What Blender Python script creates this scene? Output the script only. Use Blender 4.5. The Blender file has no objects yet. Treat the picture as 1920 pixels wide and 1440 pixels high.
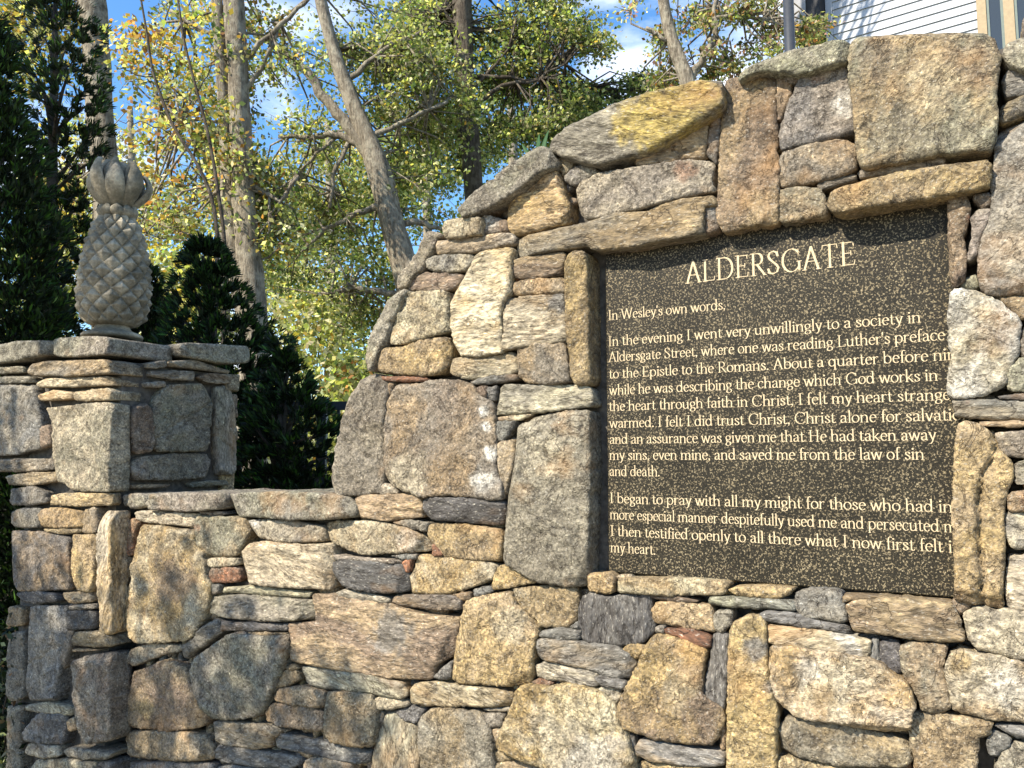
import bpy, math, random
import numpy as np
from mathutils import Vector
from mathutils.geometry import delaunay_2d_cdt

# ------------------------------------------------------------------ scene, camera, light
S = bpy.context.scene
EYE = 1.55
F = 1500.0                       # focal length in photograph pixels (1920 wide)
TH = math.atan(144.0 / F)        # camera pitch
cam_d = bpy.data.cameras.new('camera')
cam = bpy.data.objects.new('camera', cam_d)
S.collection.objects.link(cam)
cam_d.sensor_width = 36.0
cam_d.lens = 36.0 * F / 1920.0
cam_d.clip_start = 0.02
cam_d.clip_end = 2000
cam.location = (0, 0, EYE)
cam.rotation_euler = (math.pi / 2 + TH, 0, 0)
S.camera = cam

CT, ST = math.cos(TH), math.sin(TH)
def ray(x, y):
    a = (x - 960) / F; b = (720 - y) / F
    return np.array([a, CT - b * ST, ST + b * CT])
EYEV = np.array([0, 0, EYE])
def at(x, y, Y):
    r = ray(x, y)
    return EYEV + r * (Y / r[1])

# the wall stands oblique to the view: N faces the viewer, R runs to the right along it
DV = np.array([-2635.0, 1507.0, 0]); DV /= np.linalg.norm(DV)
R_ = -DV
N_ = np.array([-R_[1], R_[0], 0]); N_ = N_ if N_[1] < 0 else -N_
P0 = EYEV + ray(1142, 864) * (F / 850.0)
P0[2] = 0
def hit(x, y, P, N):
    r = ray(x, y)
    return EYEV + r * (np.dot(P - EYEV, N) / np.dot(r, N))
def wall_uz(x, y, w):
    p = hit(x, y, P0 + N_ * w, N_)
    return np.dot(p - P0, R_), p[2]
def W(u, z, w):
    return P0 + R_ * u + N_ * w + np.array([0, 0, z])

SUN_AZ_LEFT, SUN_EL = 24.0, 40.0
a_ = math.radians(SUN_AZ_LEFT)
sh = N_ * math.cos(a_) + DV * math.sin(a_)
SUND = np.array([sh[0] * math.cos(math.radians(SUN_EL)), sh[1] * math.cos(math.radians(SUN_EL)), math.sin(math.radians(SUN_EL))])
sun_l = bpy.data.lights.new('sun', 'SUN')
sun_l.energy = 4.6
sun_l.angle = math.radians(0.5)
sun_l.color = (1.0, 0.91, 0.76)
sun = bpy.data.objects.new('sun', sun_l)
S.collection.objects.link(sun)
sun.rotation_euler = Vector(SUND).to_track_quat('Z', 'Y').to_euler()

world = bpy.data.worlds.new('World'); S.world = world
world.use_nodes = True
nt = world.node_tree; nt.nodes.clear()
def nd(nt, t, **kw):
    n = nt.nodes.new(t)
    for k, v in kw.items():
        if k.startswith('i_'):
            n.inputs[k[2:].replace('_', ' ')].default_value = v
        else:
            setattr(n, k, v)
    return n
sky = nd(nt, 'ShaderNodeTexSky', sky_type='NISHITA', sun_disc=False, sun_elevation=math.radians(SUN_EL))
sky.sun_rotation = math.atan2(SUND[0], SUND[1])
sky.air_density = 1.0; sky.dust_density = 0.3; sky.ozone_density = 2.5
tc = nd(nt, 'ShaderNodeTexCoord')
mp = nd(nt, 'ShaderNodeMapping'); mp.inputs['Scale'].default_value = (1.0, 1.0, 2.2); mp.inputs['Location'].default_value = (0.35, 0.1, 0.2)
nz = nd(nt, 'ShaderNodeTexNoise', i_Scale=3.2, i_Detail=9.0, i_Roughness=0.55)
rp = nd(nt, 'ShaderNodeValToRGB'); rp.color_ramp.elements[0].position = 0.55; rp.color_ramp.elements[1].position = 0.72
mxw = nd(nt, 'ShaderNodeMix', data_type='RGBA'); mxw.inputs['B'].default_value = (7.2, 7.4, 7.8, 1)
gm = nd(nt, 'ShaderNodeHueSaturation', i_Saturation=1.22, i_Value=1.2)
bg = nd(nt, 'ShaderNodeBackground', i_Strength=0.11)
ow = nd(nt, 'ShaderNodeOutputWorld')
L = nt.links.new
L(tc.outputs['Generated'], mp.inputs['Vector']); L(mp.outputs[0], nz.inputs['Vector']); pass
cdir = ray(1330, 120); cdir /= np.linalg.norm(cdir)
dp = nd(nt, 'ShaderNodeVectorMath', operation='DOT_PRODUCT'); dp.inputs[1].default_value = tuple(cdir); L(tc.outputs['Generated'], dp.inputs[0])
mr = nd(nt, 'ShaderNodeMapRange', i_From_Min=0.975, i_From_Max=0.998, i_To_Min=0.0, i_To_Max=0.13); L(dp.outputs['Value'], mr.inputs['Value'])
ad = nd(nt, 'ShaderNodeMath', operation='ADD'); L(nz.outputs['Fac'], ad.inputs[0]); L(mr.outputs[0], ad.inputs[1]); L(ad.outputs[0], rp.inputs[0])
L(sky.outputs[0], gm.inputs['Color']); L(rp.outputs['Color'], mxw.inputs['Factor']); L(gm.outputs[0], mxw.inputs['A'])
L(mxw.outputs['Result'], bg.inputs['Color']); L(bg.outputs[0], ow.inputs[0])
S.view_settings.view_transform = 'Standard'
S.view_settings.look = 'None'
S.view_settings.gamma = 1.0
S.view_settings.exposure = 1.25
try: S.view_settings.use_curve_mapping = False
except Exception: pass
S.cycles.max_bounces = 6
S.cycles.transparent_max_bounces = 8

# ------------------------------------------------------------------ helpers
rng = np.random.default_rng(7)
random.seed(7)
col = S.collection

_perm = np.random.default_rng(3).permutation(256); _perm = np.concatenate([_perm, _perm, _perm])
_g = np.random.default_rng(5).normal(size=(256, 3)); _g /= np.linalg.norm(_g, axis=1)[:, None]
def pn(p):
    p = np.asarray(p, float)
    i = np.floor(p).astype(int); f = p - i; i &= 255
    u = f * f * f * (f * (f * 6 - 15) + 10)
    out = 0
    for dx in (0, 1):
        for dy in (0, 1):
            for dz in (0, 1):
                h = _perm[_perm[_perm[(i[:, 0] + dx) & 255] + ((i[:, 1] + dy) & 255)] + ((i[:, 2] + dz) & 255)]
                d = (_g[h] * (f - np.array([dx, dy, dz]))).sum(1)
                wx = u[:, 0] if dx else 1 - u[:, 0]
                wy = u[:, 1] if dy else 1 - u[:, 1]
                wz = u[:, 2] if dz else 1 - u[:, 2]
                out = out + d * wx * wy * wz
    return out * 1.6

def mesh_obj(name, verts, faces, mat, parent=None, smooth=True, attrs=None):
    me = bpy.data.meshes.new(name)
    verts = np.asarray(verts, float)
    me.from_pydata([tuple(v) for v in verts], [], faces)
    if smooth:
        me.polygons.foreach_set('use_smooth', np.ones(len(me.polygons), bool))
    for k, (typ, data) in (attrs or {}).items():
        if typ == 'C':
            a = me.color_attributes.new(k, 'FLOAT_COLOR', 'POINT')
            d = np.ones((len(verts), 4)); d[:, :3] = data
            a.data.foreach_set('color', d.ravel())
        else:
            a = me.attributes.new(k, 'FLOAT_VECTOR', 'POINT')
            a.data.foreach_set('vector', np.asarray(data, float).ravel())
    me.update()
    me.materials.append(mat)
    o = bpy.data.objects.new(name, me)
    col.objects.link(o)
    if parent is not None:
        o.parent = parent
    return o
def thing(name, label, cat, loc=(0, 0, 0), group=None):
    o = bpy.data.objects.new(name, None); col.objects.link(o)
    o.location = loc; o.empty_display_size = 0.1
    o['label'] = label; o['category'] = cat
    if group: o['group'] = group
    return o
def local(verts, root):
    return np.asarray(verts, float) - np.array(root.location)

class MB:
    """collects plain shapes into one mesh"""
    def __init__(s): s.v = []; s.f = []
    def add(s, v, f):
        n = len(s.v); s.v += [tuple(x) for x in v]; s.f += [tuple(i + n for i in q) for q in f]
    def box(s, o, ax, ay, az):
        o, ax, ay, az = (np.array(q, float) for q in (o, ax, ay, az))
        c = [o, o + ax, o + ax + ay, o + ay]; c = c + [q + az for q in c]
        s.add(c, [(0, 3, 2, 1), (4, 5, 6, 7), (0, 1, 5, 4), (1, 2, 6, 5), (2, 3, 7, 6), (3, 0, 4, 7)])
    def tube(s, pts, rad, n=10, wob=0.0):
        pts = np.array(pts, float); rings = []
        for i, p in enumerate(pts):
            t = pts[min(i + 1, len(pts) - 1)] - pts[max(i - 1, 0)]
            t /= np.linalg.norm(t) + 1e-9
            a = np.cross(t, [0.31, 0.94, 0.12]); a /= np.linalg.norm(a) + 1e-9; b = np.cross(t, a)
            k = rad[i] if hasattr(rad, '__len__') else rad
            ang = np.arange(n) / n * 2 * math.pi
            kk = k * (1 + wob * np.sin(ang * 3 + i * 0.7) * 0.5 + wob * (rng.random(n) - .5))
            rings.append(p + (np.cos(ang) * kk)[:, None] * a + (np.sin(ang) * kk)[:, None] * b)
        base = len(s.v)
        for r in rings: s.v += [tuple(q) for q in r]
        for i in range(len(rings) - 1):
            for j in range(n):
                s.f.append((base + i * n + j, base + i * n + (j + 1) % n, base + (i + 1) * n + (j + 1) % n, base + (i + 1) * n + j))
        s.f.append(tuple(base + j for j in range(n))[::-1])
        s.f.append(tuple(base + (len(rings) - 1) * n + j for j in range(n)))
    def build(s, name, mat, parent=None, smooth=False, attrs=None):
        v = np.array(s.v)
        if parent is not None: v = local(v, parent)
        return mesh_obj(name, v, s.f, mat, parent, smooth, attrs)

# ------------------------------------------------------------------ materials
def newmat(name):
    m = bpy.data.materials.new(name); m.use_nodes = True
    m.node_tree.nodes.clear()
    return m, m.node_tree
def math_n(nt, op, a, b=None, clamp=False):
    n = nt.nodes.new('ShaderNodeMath'); n.operation = op; n.use_clamp = clamp
    for i, q in enumerate((a, b)):
        if q is None: continue
        if isinstance(q, (int, float)): n.inputs[i].default_value = q
        else: nt.links.new(q, n.inputs[i])
    return n.outputs[0]
def ramp(nt, src, p0, p1, c0=(0, 0, 0, 1), c1=(1, 1, 1, 1)):
    n = nt.nodes.new('ShaderNodeValToRGB'); e = n.color_ramp.elements
    e[0].position = p0; e[1].position = p1; e[0].color = c0; e[1].color = c1
    nt.links.new(src, n.inputs[0]); return n.outputs[0]
def maprange(nt, src, a, b, c, d):
    n = nt.nodes.new('ShaderNodeMapRange'); nt.links.new(src, n.inputs[0])
    for i, q in enumerate((a, b, c, d)): n.inputs[i + 1].default_value = q
    return n.outputs[0]
def mixc(nt, fac, a, b, mode='MIX'):
    n = nt.nodes.new('ShaderNodeMix'); n.data_type = 'RGBA'; n.blend_type = mode
    for k, q in (('Factor', fac), ('A', a), ('B', b)):
        s = n.inputs[k] if k == 'Factor' else [i for i in n.inputs if i.name == k and i.type == 'RGBA'][0]
        if isinstance(q, (int, float)): s.default_value = q
        elif isinstance(q, tuple): s.default_value = q
        else: nt.links.new(q, s)
    return [o for o in n.outputs if o.type == 'RGBA'][0]
def noise(nt, vec, scale, detail=4, rough=0.55, dist=0.0):
    n = nt.nodes.new('ShaderNodeTexNoise')
    n.inputs['Scale'].default_value = scale; n.inputs['Detail'].default_value = detail
    n.inputs['Roughness'].default_value = rough; n.inputs['Distortion'].default_value = dist
    nt.links.new(vec, n.inputs['Vector']); return n.outputs['Fac']
def attr(nt, name):
    n = nt.nodes.new('ShaderNodeAttribute'); n.attribute_name = name; return n
def finish(nt, color, rough=0.85, bump=None, bdist=0.004, bstr=0.7, spec=0.3):
    b = nt.nodes.new('ShaderNodeBsdfPrincipled'); o = nt.nodes.new('ShaderNodeOutputMaterial')
    if isinstance(color, tuple): b.inputs['Base Color'].default_value = color
    else: nt.links.new(color, b.inputs['Base Color'])
    if isinstance(rough, float): b.inputs['Roughness'].default_value = rough
    else: nt.links.new(rough, b.inputs['Roughness'])
    b.inputs['Specular IOR Level'].default_value = spec
    if bump is not None:
        bn = nt.nodes.new('ShaderNodeBump'); bn.inputs['Strength'].default_value = bstr
        bn.inputs['Distance'].default_value = bdist
        nt.links.new(bump, bn.inputs['Height']); nt.links.new(bn.outputs[0], b.inputs['Normal'])
    nt.links.new(b.outputs[0], o.inputs[0]); return b
def combine(nt, v):
    n = nt.nodes.new('ShaderNodeCombineColor')
    for i in range(3): nt.links.new(v, n.inputs[i])
    return n.outputs[0]

def stone_material():
    m, t = newmat('field stone')
    v = attr(t, 'tc').outputs['Vector']
    ca = attr(t, 'ca').outputs['Color']; cb = attr(t, 'cb').outputs['Color']
    n1 = noise(t, v, 8, 5, 0.6, 0.6)
    c = mixc(t, ramp(t, n1, 0.42, 0.60), ca, cb)
    n3 = noise(t, v, 38, 6, 0.68, 0.3)
    n2 = noise(t, v, 150, 3, 0.6)
    n4 = noise(t, v, 230, 2, 0.5)
    k = math_n(t, 'MULTIPLY', maprange(t, n3, 0.28, 0.72, 0.36, 1.60), maprange(t, n2, 0.3, 0.7, 0.36, 1.60))
    c = mixc(t, 1.0, c, combine(t, k), 'MULTIPLY')
    nw = noise(t, v, 3.2, 6, 0.62, 0.4)
    c = mixc(t, math_n(t, 'MULTIPLY', ramp(t, nw, 0.50, 0.66), 0.55), c, mixc(t, 1.0, c, (0.42, 0.37, 0.32, 1), 'MULTIPLY'))
    # pale mineral flecks and dark mica flecks
    c = mixc(t, math_n(t, 'MULTIPLY', ramp(t, n4, 0.60, 0.70), 0.5), c, (0.78, 0.72, 0.60, 1))
    n5 = noise(t, v, 95, 4, 0.7)
    c = mixc(t, math_n(t, 'MULTIPLY', ramp(t, n5, 0.36, 0.28), 0.55), c, (0.05, 0.042, 0.035, 1))
    # iron stain
    n6 = noise(t, v, 5, 4, 0.6)
    c = mixc(t, math_n(t, 'MULTIPLY', ramp(t, n6, 0.58, 0.74), 0.45), c, (0.36, 0.19, 0.06, 1))
    # thin fissures
    n7 = noise(t, v, 11, 6, 0.62, 0.8)
    fis = ramp(t, math_n(t, 'ABSOLUTE', math_n(t, 'SUBTRACT', n7, 0.5)), 0.0, 0.012)
    c = mixc(t, 1.0, c, mixc(t, fis, (0.45, 0.42, 0.40, 1), (1, 1, 1, 1)), 'MULTIPLY')
    h = math_n(t, 'ADD', math_n(t, 'MULTIPLY', n3, 1.3), math_n(t, 'MULTIPLY', n2, 0.55))
    h = math_n(t, 'ADD', h, math_n(t, 'MULTIPLY', fis, 0.18))
    finish(t, c, 0.86, h, 0.008, 1.0, 0.25)
    return m
M_STONE = stone_material()

def simple(name, rgb, rough=0.7, nscale=30, amt=0.25, bump=0.002, spec=0.3):
    m, t = newmat(name)
    tcn = t.nodes.new('ShaderNodeTexCoord'); v = tcn.outputs['Object']
    n = noise(t, v, nscale, 5, 0.6)
    c = mixc(t, 1.0, (*rgb, 1), combine(t, maprange(t, n, 0.3, 0.7, 1 - amt, 1 + amt)), 'MULTIPLY')
    finish(t, c, rough, n, bump, 0.6, spec)
    return m
M_MORTAR = simple('recessed mortar', (0.075, 0.066, 0.055), 0.95, 60, 0.5, 0.006)
M_LETTER = simple('frosted lettering', (0.47, 0.38, 0.245), 0.9, 120, 0.18, 0.0005, 0.1)
M_BLACKMETAL = simple('black painted metal', (0.012, 0.014, 0.018), 0.45, 40, 0.2, 0.0005, 0.5)
M_PAVE = simple('pale bounce paving', (0.27, 0.235, 0.18), 0.9, 14, 0.2, 0.004)  # pale and warm so the added sheet reflects fill light
M_SOIL = simple('lawn and soil', (0.07, 0.075, 0.03), 0.95, 3, 0.5, 0.02)

def granite():
    m, t = newmat('polished dark granite')
    v = t.nodes.new('ShaderNodeTexCoord').outputs['Object']
    a = noise(t, v, 310, 4, 0.72); b = noise(t, v, 480, 2, 0.6); d = noise(t, v, 9, 3, 0.6)
    c = mixc(t, ramp(t, a, 0.40, 0.64), (0.036, 0.028, 0.017, 1), (0.205, 0.165, 0.098, 1))
    c = mixc(t, math_n(t, 'MULTIPLY', ramp(t, b, 0.56, 0.64), 0.7), c, (0.34, 0.29, 0.19, 1))
    c = mixc(t, math_n(t, 'MULTIPLY', ramp(t, noise(t, v, 260, 2, 0.5), 0.43, 0.36), 0.9), c, (0.006, 0.006, 0.005, 1))
    c = mixc(t, 1.0, c, combine(t, maprange(t, d, 0.3, 0.7, 0.75, 1.3)), 'MULTIPLY')
    finish(t, c, 0.5, a, 0.0006, 0.3, 0.12)
    return m
M_GRANITE = granite()

def bark(name, c0, c1, sc=30, lich=(0.36, 0.325, 0.25)):
    m, t = newmat(name)
    tcn = t.nodes.new('ShaderNodeTexCoord')
    mpn = t.nodes.new('ShaderNodeMapping'); mpn.inputs['Scale'].default_value = (1, 1, 0.22)
    t.links.new(tcn.outputs['Object'], mpn.inputs[0]); v = mpn.outputs[0]
    a = noise(t, v, sc, 7, 0.7, 0.4); b = noise(t, tcn.outputs['Object'], 9, 6, 0.65)
    c = mixc(t, ramp(t, a, 0.35, 0.65), (*c0, 1), (*c1, 1))
    c = mixc(t, math_n(t, 'MULTIPLY', ramp(t, b, 0.48, 0.60), 0.7), c, (*lich, 1))
    finish(t, c, 0.95, a, 0.05, 0.9, 0.1)
    return m
M_BARK = bark('grey bark', (0.085, 0.07, 0.052), (0.32, 0.275, 0.21))
M_BARKD = bark('dark bark', (0.04, 0.033, 0.026), (0.12, 0.098, 0.076), lich=(0.15, 0.13, 0.10))

def leafmat(name, transl=0.45, gain=1.0):
    m, t = newmat(name)
    c = attr(t, 'leaf').outputs['Color']
    d = t.nodes.new('ShaderNodeBsdfPrincipled'); d.inputs['Roughness'].default_value = 0.55
    d.inputs['Specular IOR Level'].default_value = 0.25
    tr = t.nodes.new('ShaderNodeBsdfTranslucent')
    cc = mixc(t, 1.0, c, (1.15, 1.2, 0.6, 1), 'MULTIPLY')
    t.links.new(c, d.inputs['Base Color']); t.links.new(cc, tr.inputs['Color'])
    mx = t.nodes.new('ShaderNodeMixShader'); mx.inputs[0].default_value = transl
    o = t.nodes.new('ShaderNodeOutputMaterial')
    t.links.new(d.outputs[0], mx.inputs[1]); t.links.new(tr.outputs[0], mx.inputs[2]); t.links.new(mx.outputs[0], o.inputs[0])
    return m
M_LEAF = leafmat('broad leaf', .58)
M_SCALE = leafmat('evergreen spray', 0.15)
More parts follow.
